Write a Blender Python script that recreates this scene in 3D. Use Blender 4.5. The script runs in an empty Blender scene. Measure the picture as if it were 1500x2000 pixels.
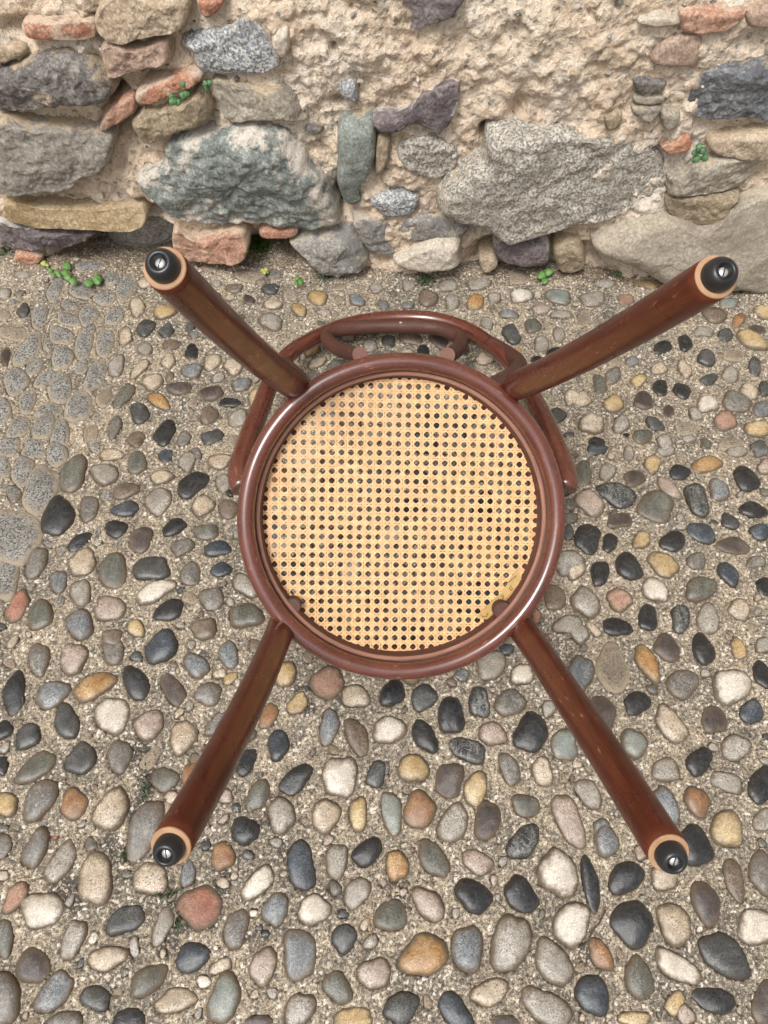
import bpy, bmesh, math, random
import numpy as np
from mathutils import Vector, Matrix

# ------------------------------------------------------------------ camera, sky, sun, exposure
TILT = math.radians(29.0)          # camera axis away from straight down, towards the wall
FPX, CXP, CYP = 1450.0, 750.0, 1000.0
HCAM = 1.005
scene = bpy.context.scene
cam_d = bpy.data.cameras.new('camera'); cam = bpy.data.objects.new('camera', cam_d)
scene.collection.objects.link(cam)
cam.location = (0, 0, HCAM); cam.rotation_euler = (TILT, 0, 0)
cam_d.sensor_fit = 'VERTICAL'; cam_d.sensor_height = 24.0
cam_d.lens = 24.0*FPX/2000.0; cam_d.clip_start = 0.02; cam_d.clip_end = 500
scene.camera = cam

SUN_EL, SUN_AZ = math.radians(61), math.radians(212)   # azimuth clockwise from +Y
world = bpy.data.worlds.new('World'); scene.world = world; world.use_nodes = True
wn = world.node_tree; wn.nodes.clear()
w_out = wn.nodes.new('ShaderNodeOutputWorld'); w_bg = wn.nodes.new('ShaderNodeBackground')
w_sky = wn.nodes.new('ShaderNodeTexSky'); w_sky.sky_type = 'NISHITA'; w_sky.sun_disc = False
w_sky.sun_elevation = SUN_EL; w_sky.sun_rotation = SUN_AZ
w_sky.air_density = 1.0; w_sky.dust_density = 6.0; w_sky.ozone_density = 1.0
w_hsv = wn.nodes.new('ShaderNodeHueSaturation'); w_hsv.inputs['Saturation'].default_value = 0.25
wn.links.new(w_sky.outputs[0], w_hsv.inputs['Color']); wn.links.new(w_hsv.outputs[0], w_bg.inputs[0])
w_bg.inputs[1].default_value = 0.098
wn.links.new(w_bg.outputs[0], w_out.inputs[0])
sun_d = bpy.data.lights.new('sun', 'SUN'); sun = bpy.data.objects.new('sun', sun_d)
scene.collection.objects.link(sun)
sun_d.energy = 1.5; sun_d.angle = math.radians(17); sun_d.color = (1.0, 0.97, 0.925)
_sd = Vector((math.sin(SUN_AZ)*math.cos(SUN_EL), math.cos(SUN_AZ)*math.cos(SUN_EL), math.sin(SUN_EL)))
sun.rotation_euler = _sd.to_track_quat('Z', 'Y').to_euler()
scene.view_settings.view_transform = 'Standard'; scene.view_settings.look = 'None'
scene.view_settings.gamma = 1.0; scene.view_settings.exposure = 0.56
scene.view_settings.use_curve_mapping = False
scene.render.engine = 'CYCLES'
scene.cycles.use_adaptive_sampling = True; scene.cycles.adaptive_threshold = 0.03
scene.cycles.max_bounces = 5; scene.cycles.diffuse_bounces = 2; scene.cycles.glossy_bounces = 3
scene.cycles.use_denoising = True

# ------------------------------------------------------------------ helpers
col = scene.collection
rng = random.Random(7); nrg = np.random.default_rng(11)
Fv = np.array((0, math.sin(TILT), -math.cos(TILT))); Uv = np.array((0, math.cos(TILT), math.sin(TILT)))
Rv = np.array((1.0, 0, 0)); Cv = np.array((0, 0, HCAM))

def ray(x, y):
    return Fv + (x-CXP)/FPX*Rv + (CYP-y)/FPX*Uv
def pt(x, y, d):                    # place at depth d along the view
    return Cv + d*ray(x, y)
def gpt(x, y, z=0.0):               # on the ground
    r = ray(x, y); return Cv + r*((z-HCAM)/r[2])
def to_px(P):
    v = np.asarray(P)-Cv; d = v@Fv
    return CXP+FPX*(v@Rv)/d, CYP-FPX*(v@Uv)/d

def _hash(ix, iy, iz):
    h = (ix*374761393 + iy*668265263 + iz*2147483647 + 1013904223) & 0xffffffff
    h = ((h ^ (h >> 13))*1274126177) & 0xffffffff
    h = (h ^ (h >> 16)) & 0xffffffff
    return h.astype(np.float64)/2147483648.0 - 1.0
def vnoise(p):                      # value noise, -1..1
    p = np.asarray(p, float); i = np.floor(p).astype(np.int64); f = p-i; f = f*f*(3-2*f)
    x, y, z = i[..., 0], i[..., 1], i[..., 2]; fx, fy, fz = f[..., 0], f[..., 1], f[..., 2]
    r = 0
    for dx in (0, 1):
        for dy in (0, 1):
            for dz in (0, 1):
                w = (fx if dx else 1-fx)*(fy if dy else 1-fy)*(fz if dz else 1-fz)
                r = r + w*_hash(x+dx, y+dy, z+dz)
    return r
def fbm(p, octs=4, gain=0.5):
    p = np.asarray(p, float); a = 1.0; r = 0; t = 0
    for k in range(octs):
        r = r + a*vnoise(p*(2.03**k) + 17.3*k); t += a; a *= gain
    return r/t

def worley(x, y, seed=0):            # distance to nearest feature point, and that cell's value
    ix, iy = np.floor(x).astype(np.int64), np.floor(y).astype(np.int64); best = np.full(x.shape, 9.0); val = np.zeros(x.shape)
    for dx in (-1, 0, 1):
        for dy in (-1, 0, 1):
            cx, cy = ix+dx, iy+dy
            px = cx+.5+.5*_hash(cx, cy, cx*0+seed); py = cy+.5+.5*_hash(cx, cy, cx*0+seed+7)
            d = np.hypot(px-x, py-y); m = d < best; best = np.where(m, d, best); val = np.where(m, _hash(cx, cy, cx*0+seed+13), val)
    return best, val

def link(name, mesh, mats=None, parent=None, loc=(0, 0, 0)):
    o = bpy.data.objects.new(name, mesh); col.objects.link(o); o.location = loc
    if mats is not None:
        for m in (mats if isinstance(mats, (list, tuple)) else [mats]): mesh.materials.append(m)
    if parent is not None: o.parent = parent
    return o
def mesh_from(name, V, F, smooth=True):
    me = bpy.data.meshes.new(name)
    V = np.asarray(V, float)
    if isinstance(F, np.ndarray) and F.ndim == 2:
        n, k = F.shape
        me.vertices.add(len(V)); me.vertices.foreach_set('co', V.ravel())
        me.loops.add(n*k); me.loops.foreach_set('vertex_index', F.ravel().astype(np.int32))
        me.polygons.add(n)
        me.polygons.foreach_set('loop_start', np.arange(0, n*k, k, dtype=np.int32))
        me.polygons.foreach_set('loop_total', np.full(n, k, dtype=np.int32))
        me.update(calc_edges=True)
    else:
        me.from_pydata([tuple(v) for v in V], [], F)
    if smooth: me.polygons.foreach_set('use_smooth', np.ones(len(me.polygons), dtype=bool))
    me.validate(); me.update()
    return me
def tag(o, label=None, cat=None, group=None, kind=None):
    if label: o['label'] = label
    if cat: o['category'] = cat
    if group: o['group'] = group
    if kind: o['kind'] = kind
    return o
def empty(name, loc):
    o = bpy.data.objects.new(name, None); o.empty_display_size = 0.05
    col.objects.link(o); o.location = loc; return o
def catmull(P, n, closed=False):
    P = np.asarray(P, float); m = len(P); out = []
    segs = m if closed else m-1
    for i in range(segs):
        if closed: p0, p1, p2, p3 = P[(i-1) % m], P[i], P[(i+1) % m], P[(i+2) % m]
        else:
            p1, p2 = P[i], P[i+1]; p0 = P[i-1] if i > 0 else 2*p1-p2; p3 = P[i+2] if i+2 < m else 2*p2-p1
        for k in range(n):
            t = k/n
            out.append(0.5*((2*p1)+(-p0+p2)*t+(2*p0-5*p1+4*p2-p3)*t*t+(-p0+3*p1-3*p2+p3)*t**3))
    if not closed: out.append(P[-1])
    return np.array(out)
def resample(P, n, closed=False):
    P = np.asarray(P, float); Q = np.vstack([P, P[:1]]) if closed else P
    d = np.r_[0, np.cumsum(np.linalg.norm(np.diff(Q, axis=0), axis=1))]
    t = np.linspace(0, d[-1], n+1)[:-1] if closed else np.linspace(0, d[-1], n)
    return np.stack([np.interp(t, d, Q[:, k]) for k in range(Q.shape[1])], 1)
def tube(name, P, rad, mat, parent, origin, segs=20, cap=(True, True), round_end=(0, 0), flat=1.0):
    """swept tube along P (world points); UV = metres round and along"""
    P = np.asarray(P, float); n = len(P); rad = np.broadcast_to(np.asarray(rad, float), (n,)).copy()
    T = np.gradient(P, axis=0); T /= np.linalg.norm(T, axis=1)[:, None]
    L = np.r_[0, np.cumsum(np.linalg.norm(np.diff(P, axis=0), axis=1))]
    for e, s in enumerate(round_end):
        if s > 0:
            dd = L if e == 0 else L[-1]-L
            k = np.clip(dd/s, 0, 1); rad *= np.sqrt(np.clip(1-(1-k)**2, 0.02, 1))
    a = np.array((0.0, 0, 1)) if abs(T[0][2]) < .9 else np.array((1.0, 0, 0))
    nrm = np.cross(T[0], a); nrm /= np.linalg.norm(nrm)
    V = []; 
    for i in range(n):
        nrm = nrm - T[i]*(nrm@T[i]); nrm /= np.linalg.norm(nrm); b = np.cross(T[i], nrm)
        for k in range(segs):
            w = 2*math.pi*k/segs
            V.append(P[i]+rad[i]*(math.cos(w)*nrm+math.sin(w)*b*flat))
    F = []; uv = []
    for i in range(n-1):
        for k in range(segs):
            k2 = (k+1) % segs
            F.append((i*segs+k, i*segs+k2, (i+1)*segs+k2, (i+1)*segs+k))
            c = 2*math.pi*rad.max()/segs
            uv += [(k*c, L[i]), ((k+1)*c, L[i]), ((k+1)*c, L[i+1]), (k*c, L[i+1])]
    nq = len(F)
    if cap[0]: F.append(tuple(range(segs-1, -1, -1))); uv += [(V[j][0], V[j][1]) for j in range(segs-1, -1, -1)]
    if cap[1]: F.append(tuple((n-1)*segs+k for k in range(segs))); uv += [(V[(n-1)*segs+j][0], V[(n-1)*segs+j][1]) for j in range(segs)]
    V = np.array(V)-np.asarray(origin)
    me = bpy.data.meshes.new(name); me.from_pydata([tuple(v) for v in V], [], F)
    ul = me.uv_layers.new(name='uv'); ul.data.foreach_set('uv', np.array(uv, float).ravel())
    sm = np.ones(len(F), bool); sm[nq:] = False
    me.polygons.foreach_set('use_smooth', sm); me.update()
    return link(name, me, mat, parent)
def lathe(name, prof, mat, parent, origin, c, X, Y, Z, segs=96, closed=False, smooth=True):
    """revolve (r, z) profile round axis Z at c"""
    c = np.asarray(c); V = []; m = len(prof)
    for k in range(segs):
        w = 2*math.pi*k/segs; d = math.cos(w)*X+math.sin(w)*Y
        for r, z in prof: V.append(c+r*d+z*Z-np.asarray(origin))
    F = []; uv = []; L = [0]
    for j in range(1, m+1):
        a, b = prof[j-1], prof[j % m]; L.append(L[-1]+math.hypot(a[0]-b[0], a[1]-b[1]))
    for k in range(segs):
        k2 = (k+1) % segs
        for j in range(m if closed else m-1):
            j2 = (j+1) % m
            F.append((k*m+j, k2*m+j, k2*m+j2, k*m+j2))
            s = 2*math.pi*0.2/segs
            uv += [(L[j], k*s), (L[j], (k+1)*s), (L[j+1], (k+1)*s), (L[j+1], k*s)]
    me = bpy.data.meshes.new(name); me.from_pydata([tuple(v) for v in V], [], F)
    ul = me.uv_layers.new(name='uv'); ul.data.foreach_set('uv', np.array(uv, float).ravel())
    if smooth: me.polygons.foreach_set('use_smooth', np.ones(len(F), bool))
    me.update()
    return link(name, me, mat, parent)

# ------------------------------------------------------------------ materials
class NT:
    def __init__(s, name):
        s.m = bpy.data.materials.new(name); s.m.use_nodes = True; s.t = s.m.node_tree
        s.t.nodes.clear(); s.out = s.n('OutputMaterial'); s.b = s.n('BsdfPrincipled')
        s.l(s.b.outputs[0], s.out.inputs[0])
    def n(s, k, **kw):
        o = s.t.nodes.new('ShaderNode'+k)
        for a, v in kw.items(): setattr(o, a, v)
        return o
    def l(s, a, b): s.t.links.new(a, b)
    def coords(s, kind='Object', rnd=True):
        tc = s.n('TexCoord').outputs[kind]
        if not rnd: return tc
        oi = s.n('ObjectInfo'); mu = s.n('VectorMath', operation='SCALE'); mu.inputs[0].default_value = (13.1, 7.7, 5.3)
        s.l(oi.outputs['Random'], mu.inputs['Scale'])
        ad = s.n('VectorMath', operation='ADD'); s.l(tc, ad.inputs[0]); s.l(mu.outputs[0], ad.inputs[1])
        return ad.outputs[0]
    def noise(s, vec, scale, detail=4, rough=.55, dist=0.0):
        o = s.n('TexNoise'); o.inputs['Scale'].default_value = scale; o.inputs['Detail'].default_value = detail
        o.inputs['Roughness'].default_value = rough; o.inputs['Distortion'].default_value = dist
        if vec is not None: s.l(vec, o.inputs['Vector'])
        return o.outputs[0]
    def ramp(s, fac, stops, interp='LINEAR'):
        o = s.n('ValToRGB'); r = o.color_ramp; r.interpolation = interp
        while len(r.elements) < len(stops): r.elements.new(0.5)
        for e, (p, c) in zip(r.elements, stops):
            e.position = p; e.color = (c if hasattr(c, '__len__') else (c, c, c)) + ((1,) if (not hasattr(c, '__len__') or len(c) == 3) else ())
        s.l(fac, o.inputs[0]); return o.outputs[0]
    def mix(s, fac, a, b, mode='MIX'):
        o = s.n('Mix', data_type='RGBA', blend_type=mode)
        for v, i in ((fac, o.inputs[0]), (a, o.inputs[6]), (b, o.inputs[7])):
            if isinstance(v, (int, float)): i.default_value = v
            elif isinstance(v, tuple): i.default_value = v+(1,)
            else: s.l(v, i)
        return o.outputs[2]
    def math(s, op, a, b=None, clamp=False):
        o = s.n('Math', operation=op, use_clamp=clamp)
        for v, i in ((a, o.inputs[0]), (b, o.inputs[1])):
            if v is None: continue
            if isinstance(v, (int, float)): i.default_value = v
            else: s.l(v, i)
        return o.outputs[0]
    def bump(s, h, strength, dist=0.002, prev=None):
        o = s.n('Bump'); o.inputs['Strength'].default_value = strength; o.inputs['Distance'].default_value = dist
        s.l(h, o.inputs['Height'])
        if prev is not None: s.l(prev, o.inputs['Normal'])
        return o.outputs[0]
    def fin(s, colr, rough=0.5, nrm=None, spec=0.5, coat=0.0, coat_r=0.1):
        if isinstance(colr, tuple): s.b.inputs['Base Color'].default_value = colr+(1,)
        else: s.l(colr, s.b.inputs['Base Color'])
        if isinstance(rough, (int, float)): s.b.inputs['Roughness'].default_value = rough
        else: s.l(rough, s.b.inputs['Roughness'])
        s.b.inputs['Specular IOR Level'].default_value = spec
        s.b.inputs['Coat Weight'].default_value = coat; s.b.inputs['Coat Roughness'].default_value = coat_r
        if nrm is not None: s.l(nrm, s.b.inputs['Normal'])
        return s.m

def mulc(c, k): return tuple(min(1, v*k) for v in c)
SAND = (0.47, 0.37, 0.245)
def rock(name, base, alt=None, dark=None, s1=35, speck=0.0, spk_col=(.03, .03, .03), spk_scale=420, vein=0.0, vein_col=(.6, .58, .53),
         rim=None, smear=0.0, smear_col=SAND, rough=(.35, .6), bump=0.35, fine=600, pits=0.0, band=False, spec=0.5):
    t = NT(name); v = t.coords()
    alt = alt or mulc(base, 1.35); dark = dark or mulc(base, 0.55)
    if band:
        mp = t.n('Mapping'); mp.inputs['Scale'].default_value = (1, .16, 1); mp.inputs['Rotation'].default_value = (0, 0, .5); t.l(v, mp.inputs[0]); vb = mp.outputs[0]
    else: vb = v
    n1 = t.noise(vb, s1, 5, .6, .6)
    c = t.ramp(n1, [(.30, dark), (.47, base), (.66, alt)])
    n3 = t.noise(v, fine, 3, .7)
    c = t.mix(t.ramp(n3, [(.36, .85), (.62, 0.0)]), c, mulc(dark, .75))
    c = t.mix(t.ramp(n3, [(.56, 0.0), (.74, .5)]), c, mulc(alt, 1.2))
    if speck > 0:
        n2 = t.noise(v, spk_scale, 2, .5)
        c = t.mix(t.ramp(n2, [(.60-.22*speck, 0.0), (.64-.16*speck, 1.0)]), c, spk_col)
    if vein > 0:
        n4 = t.noise(v, s1*.9, 3, .5, 1.6)
        f = t.math('ABSOLUTE', t.math('SUBTRACT', n4, .5))
        c = t.mix(t.math('MULTIPLY', t.ramp(f, [(0.0, 1.0), (.035, 0.0)]), vein), c, vein_col)
    if smear > 0:
        n5 = t.noise(v, 13, 9, .74, .2)
        ea = t.n('Attribute', attribute_name='edge')
        n5 = t.math('ADD', n5, ea.outputs['Fac'])
        f = t.ramp(n5, [(.68-.3*smear, 0.0), (.74-.3*smear, .9)])
        sc = t.ramp(n3, [(.3, mulc(smear_col, .7)), (.6, smear_col)])
        c = t.mix(f, c, sc)
    if pits > 0:
        n6 = t.noise(v, 75, 4, .7, .3)
        c = t.mix(t.math('MULTIPLY', t.ramp(n6, [(.36, 1.0), (.45, 0.0)]), pits), c, mulc(dark, .6))
        c = t.mix(t.math('MULTIPLY', t.ramp(n6, [(.58, 0.0), (.68, 1.0)]), pits*.7), c, mulc(alt, 1.2))
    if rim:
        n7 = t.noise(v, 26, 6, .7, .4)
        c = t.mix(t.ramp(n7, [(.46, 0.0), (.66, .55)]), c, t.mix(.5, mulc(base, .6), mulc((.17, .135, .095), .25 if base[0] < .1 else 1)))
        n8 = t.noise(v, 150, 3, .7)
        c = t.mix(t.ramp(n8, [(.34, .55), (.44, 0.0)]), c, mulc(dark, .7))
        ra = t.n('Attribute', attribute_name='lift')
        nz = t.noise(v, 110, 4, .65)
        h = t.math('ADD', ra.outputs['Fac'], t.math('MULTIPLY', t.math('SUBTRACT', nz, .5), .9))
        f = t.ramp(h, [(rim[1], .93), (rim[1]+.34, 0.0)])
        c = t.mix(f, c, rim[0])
    rr = t.ramp(t.noise(v, 60, 3), [(.3, rough[0]), (.7, rough[1])])
    nb = t.bump(n3, bump, .0015, t.bump(n1, bump*.8, .004))
    if pits > 0: nb = t.bump(n6, .6, .004, nb)
    return t.fin(c, rr, nb, spec)

DIRT_SHADE = (.125, .092, .06)  # rim at the cobble foot: dirt, with contact shade painted into the colour
PAL = {
 'k': dict(base=(.022, .024, .026), alt=(.048, .051, .054), dark=(.014, .015, .016), rough=(.12, .32), vein=.04),
 'q': dict(base=(.062, .075, .090), alt=(.15, .17, .19), dark=(.028, .034, .042), rough=(.12, .32)),
 'd': dict(base=(.085, .088, .085), alt=(.17, .17, .16), dark=(.04, .04, .04), rough=(.14, .34)),
 'g': dict(band=True, s1=70, rough=(.16, .40), base=(0.193, 0.181, 0.160), alt=(0.302, 0.286, 0.252), dark=(0.101, 0.092, 0.084), speck=.25, spk_col=(.09, .085, .08), vein=.3),
 'b': dict(band=True, s1=70, rough=(.16, .40), base=(0.202, 0.219, 0.232), alt=(0.327, 0.344, 0.344), dark=(0.095, 0.107, 0.120), speck=.2, spk_col=(.08, .09, .10), vein=.3),
 'l': dict(vein=.3, vein_col=(.2, .17, .13), rough=(.18, .42), base=(0.414, 0.386, 0.331), alt=(0.534, 0.506, 0.451), dark=(0.248, 0.221, 0.184), speck=.12, spk_col=(.16, .14, .12)),
 'w': dict(rough=(.15, .36), base=(.70, .64, .55), alt=(.80, .76, .68), dark=(.52, .45, .36), s1=22),
 'c': dict(vein=.35, vein_col=(.22, .16, .10), rough=(.17, .42), base=(.60, .51, .39), alt=(.70, .62, .51), dark=(.42, .32, .22), speck=.06, spk_col=(.2, .16, .11)),
 'i': dict(rough=(.17, .42), base=(0.484, 0.391, 0.326), alt=(0.595, 0.502, 0.428), dark=(0.307, 0.233, 0.186), speck=.1, spk_col=(.2, .15, .12)),
 't': dict(rough=(.17, .42), base=(0.204, 0.153, 0.111), alt=(0.340, 0.272, 0.204), dark=(0.093, 0.068, 0.051), speck=.15, spk_col=(.07, .05, .04)),
 'h': dict(rough=(.17, .42), base=(.34, .18, .085), alt=(.5, .3, .16), dark=(.17, .08, .04)),
 'o': dict(rough=(.15, .36), base=(.47, .27, .10), alt=(.62, .45, .25), dark=(.22, .105, .035), s1=28),
 'y': dict(rough=(.17, .42), base=(.56, .42, .22), alt=(.66, .55, .36), dark=(.34, .22, .09), s1=28),
 'r': dict(base=(.42, .19, .125), alt=(.56, .33, .25), dark=(.24, .095, .06), bump=.8),
 'f': dict(base=(.46, .27, .19), alt=(.58, .41, .32), dark=(.28, .15, .10), bump=.8),
 'n': dict(band=True, s1=70, rough=(.15, .36), base=(0.140, 0.140, 0.115), alt=(0.255, 0.255, 0.212), dark=(0.072, 0.072, 0.060), speck=.12, spk_col=(.06, .06, .05)),
 'j': dict(rough=(.15, .36), base=(.265, .285, .255), alt=(.38, .395, .355), dark=(.16, .18, .16)),
 's': dict(base=(.36, .345, .31), alt=(.50, .48, .44), dark=(.21, .20, .18), speck=.45, spk_col=(.07, .07, .07), spk_scale=330, s1=60, bump=1.0, rough=(.6, .85)),
 'z': dict(base=(.055, .058, .058), alt=(.30, .30, .28), dark=(.02, .022, .022), s1=90, vein=.45, vein_col=(.42, .41, .38), band=True, rough=(.14, .34)),
 'p': dict(base=(0.089, 0.068, 0.061), alt=(0.178, 0.145, 0.128), dark=(0.038, 0.029, 0.025), rough=(.28, .5)),
 'e': dict(base=(0.360, 0.288, 0.203), alt=(0.468, 0.387, 0.297), dark=(0.216, 0.171, 0.126), speck=.3, spk_col=(.12, .1, .08), bump=.9, rough=(.65, .9)),
}
MAT = {}
for _k, _v in PAL.items():
    _a = dict(rim=(DIRT_SHADE, .50), smear=.14, smear_col=(.40, .31, .21)); _a.update(_v)
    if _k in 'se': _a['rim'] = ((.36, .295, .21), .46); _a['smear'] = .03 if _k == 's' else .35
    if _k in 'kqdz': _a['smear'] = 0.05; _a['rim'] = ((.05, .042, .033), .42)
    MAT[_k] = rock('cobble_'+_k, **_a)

def ground_mat():
    t = NT('sandy_mortar'); v = t.coords(rnd=False)
    big = t.noise(v, 8.0, 6, .68, .5); mid = t.noise(v, 34, 5, .65, .3); gr = t.noise(v, 260, 4, .75); gf = t.noise(v, 620, 2, .7)
    c = t.ramp(mid, [(.28, (.22, .18, .13)), (.48, (.365, .30, .22)), (.60, (.43, .35, .245)), (.74, (.52, .43, .315))])
    c = t.mix(t.math('MULTIPLY', t.ramp(big, [(.42, 0.0), (.58, 1.0)]), .75), c, (.15, .135, .112))
    at = t.n('Attribute', attribute_name='damp'); 
    df = t.math('ADD', at.outputs['Fac'], t.math('MULTIPLY', t.math('SUBTRACT', mid, .5), 1.1))
    c = t.mix(t.math('MULTIPLY', t.ramp(df, [(.30, 0.0), (.60, 1.0)]), .92), c, (.045, .042, .038))
    a2 = t.n('Attribute', attribute_name='soil')
    sf = t.math('ADD', a2.outputs['Fac'], t.math('MULTIPLY', t.math('SUBTRACT', mid, .5), .9))
    c = t.mix(t.ramp(sf, [(.3, 0.0), (.7, .85)]), c, (.22, .155, .10))
    c = t.mix(t.ramp(gr, [(.39, 1.0), (.48, 0.0)]), c, (.058, .052, .042))
    c = t.mix(t.ramp(gr, [(.53, 0.0), (.62, .85)]), c, (.74, .63, .47))
    c = t.mix(t.ramp(gf, [(.40, .85), (.49, 0.0)]), c, (.065, .056, .045))
    vo = t.n('TexVoronoi'); vo.inputs['Scale'].default_value = 330; t.l(v, vo.inputs['Vector'])
    sv = t.n('SeparateColor'); t.l(vo.outputs['Color'], sv.inputs[0])
    c = t.mix(t.ramp(sv.outputs[0], [(.86, 0.0), (.90, .8)]), c, t.ramp(sv.outputs[1], [(.2, (.16, .13, .10)), (.5, (.62, .52, .40)), (.8, (.75, .70, .62))]))
    nb = t.bump(gf, .5, .0012, t.bump(gr, .6, .002, t.bump(mid, .5, .006)))
    return t.fin(c, t.ramp(big, [(.3, .55), (.7, .85)]), nb, .4)
def wallmortar_mat():
    t = NT('lime_mortar'); v = t.coords(rnd=False)
    big = t.noise(v, 7.0, 4, .6, .5); mid = t.noise(v, 45, 5, .7, .5); gr = t.noise(v, 240, 4, .7)
    c = t.ramp(big, [(.28, (.56, .44, .335)), (.43, (.74, .585, .435)), (.55, (.80, .675, .535)), (.66, (.72, .64, .545)), (.78, (.62, .56, .48))])
    c = t.mix(t.ramp(mid, [(.30, .6), (.46, 0.0)]), c, (.36, .275, .19))
    c = t.mix(t.ramp(mid, [(.55, 0.0), (.72, .6)]), c, (.70, .61, .47))
    c = t.mix(t.ramp(gr, [(.34, .6), (.43, 0.0)]), c, (.30, .225, .16))
    c = t.mix(t.ramp(gr, [(.58, 0.0), (.72, .5)]), c, (.74, .66, .54))
    vo = t.n('TexVoronoi'); vo.inputs['Scale'].default_value = 170; t.l(v, vo.inputs['Vector'])
    sv = t.n('SeparateColor'); t.l(vo.outputs['Color'], sv.inputs[0])
    c = t.mix(t.ramp(sv.outputs[0], [(.80, 0.0), (.86, .7)]), c, t.ramp(sv.outputs[1], [(.15, (.25, .21, .17)), (.5, (.62, .52, .40)), (.8, (.72, .68, .62))]))
    nb = t.bump(vo.outputs['Distance'], .5, .003, t.bump(gr, .9, .003, t.bump(mid, .9, .008)))
    return t.fin(c, .92, nb, .2)
def wood_mat(name, base, light, dark, scratch=.5, rough=(.28, .45), coat=.35, spec=.5):
    t = NT(name); uv = t.n('TexCoord').outputs['UV']
    mp = t.n('Mapping'); mp.inputs['Scale'].default_value = (1, .05, 1); t.l(uv, mp.inputs[0])
    g = t.noise(mp.outputs[0], 420, 4, .6); ob = t.coords(); blot = t.noise(ob, 14, 4, .6)
    c = t.ramp(g, [(.3, dark), (.5, base), (.72, light)])
    c = t.mix(t.ramp(blot, [(.35, 0.0), (.7, .55)]), c, mulc(light, 1.15))
    mp2 = t.n('Mapping'); mp2.inputs['Scale'].default_value = (1, .22, 1); mp2.inputs['Rotation'].default_value = (0, 0, .25); t.l(uv, mp2.inputs[0])
    sc = t.noise(mp2.outputs[0], 190, 2, .5); msk = t.noise(ob, 22, 2, .5)
    f = t.math('MULTIPLY', t.ramp(sc, [(.655, 0.0), (.70, 1.0)]), t.math('MULTIPLY', t.ramp(msk, [(.45, 0.0), (.6, 1.0)]), scratch))
    c = t.mix(f, c, (.36, .17, .09))
    dust = t.noise(ob, 520, 2, .5)
    c = t.mix(t.math('MULTIPLY', t.ramp(dust, [(.74, 0.0), (.79, 1.0)]), .4*scratch), c, (.40, .28, .21))
    rr = t.ramp(t.noise(ob, 30, 4, .65), [(.3, rough[0]), (.7, rough[1])])
    return t.fin(c, rr, t.bump(g, .12, .001), spec, coat, .13)
def simple(name, c, alt, scale, rough=.6, bump=.2, spec=.4, coat=0.0, kind='Object'):
    t = NT(name); v = t.coords(kind); n = t.noise(v, scale, 4, .6)
    return t.fin(t.ramp(n, [(.3, c), (.7, alt)]), rough, t.bump(n, bump, .001), spec, coat)
GROUND, WMORT = ground_mat(), wallmortar_mat()
WOOD = wood_mat('mahogany_wood', (.086, .0175, .0078), (.122, .029, .0125), (.036, .0085, .0046), scratch=.75, rough=(.24, .38), coat=.06, spec=.28)
WOOD_RING = wood_mat('mahogany_ring', (.102, .0265, .0155), (.148, .044, .026), (.050, .0135, .009), scratch=.6, rough=(.20, .33), coat=.7)
WOOD_MATT = wood_mat('dull_wood', (.072, .026, .017), (.105, .042, .029), (.042, .015, .010), scratch=.3, rough=(.5, .7), coat=0.0)
LIP = wood_mat('bare_lip_wood', (.27, .125, .082), (.35, .17, .115), (.17, .078, .052), scratch=.2, rough=(.55, .7), coat=0.0)
ENDG = simple('bare_end_wood', (.34, .19, .10), (.50, .31, .18), 60, .65, .2)
SAWN = simple('sawn_end', (.18, .09, .07), (.25, .13, .10), 500, .8, .4)
RUBBER = simple('black_rubber', (.010, .010, .011), (.022, .022, .024), 90, .33, .1, .5)
STEEL = simple('screw_steel', (.62, .60, .57), (.78, .76, .73), 300, .35, .1); STEEL.node_tree.nodes['Principled BSDF'].inputs['Metallic'].default_value = .6
BRASS = simple('screw_dull', (.26, .22, .17), (.42, .37, .30), 400, .5, .1); BRASS.node_tree.nodes['Principled BSDF'].inputs['Metallic'].default_value = .5
def cane_mat():
    t = NT('rattan_cane'); v = t.coords('Object', False); n = t.noise(v, 150, 3, .6); g = t.noise(v, 9, 4, .65); s = t.noise(v, 420, 2, .6)
    c = t.ramp(n, [(.32, (.58, .325, .135)), (.5, (.69, .42, .195)), (.68, (.79, .53, .275))])
    c = t.mix(t.ramp(g, [(.40, 0.0), (.68, .55)]), c, (.72, .40, .20))
    c = t.mix(t.ramp(s, [(.66, 0.0), (.74, .6)]), c, (.36, .19, .07))
    return t.fin(c, .42, t.bump(n, .2, .001), .45)
CANE = cane_mat()
PAPER = simple('yellowed_paper', (.40, .25, .085), (.50, .33, .13), 90, .7, .2)
INK = simple('faded_ink', (.12, .075, .03), (.2, .12, .05), 200, .8, .1)
LEAF = [simple('leaf_bright', (.075, .185, .04), (.15, .285, .08), 120, .45, .2), simple('leaf_deep', (.04, .12, .04), (.09, .20, .075), 120, .45, .2),
        simple('leaf_yellow', (.30, .36, .06), (.42, .46, .14), 120, .5, .2)]
STEM = simple('stem_green', (.10, .16, .04), (.16, .2, .06), 100, .6)
MOSS = simple('moss_green', (.05, .12, .02), (.13, .22, .04), 300, .9); MOSS_D = simple('dry_moss', (.07, .11, .06), (.14, .18, .10), 300, .9)
TWIG = simple('twig_bark', (.06, .04, .03), (.12, .08, .06), 200, .8); NEEDLE = simple('dry_needle', (.34, .17, .08), (.45, .25, .12), 200, .7)

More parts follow.
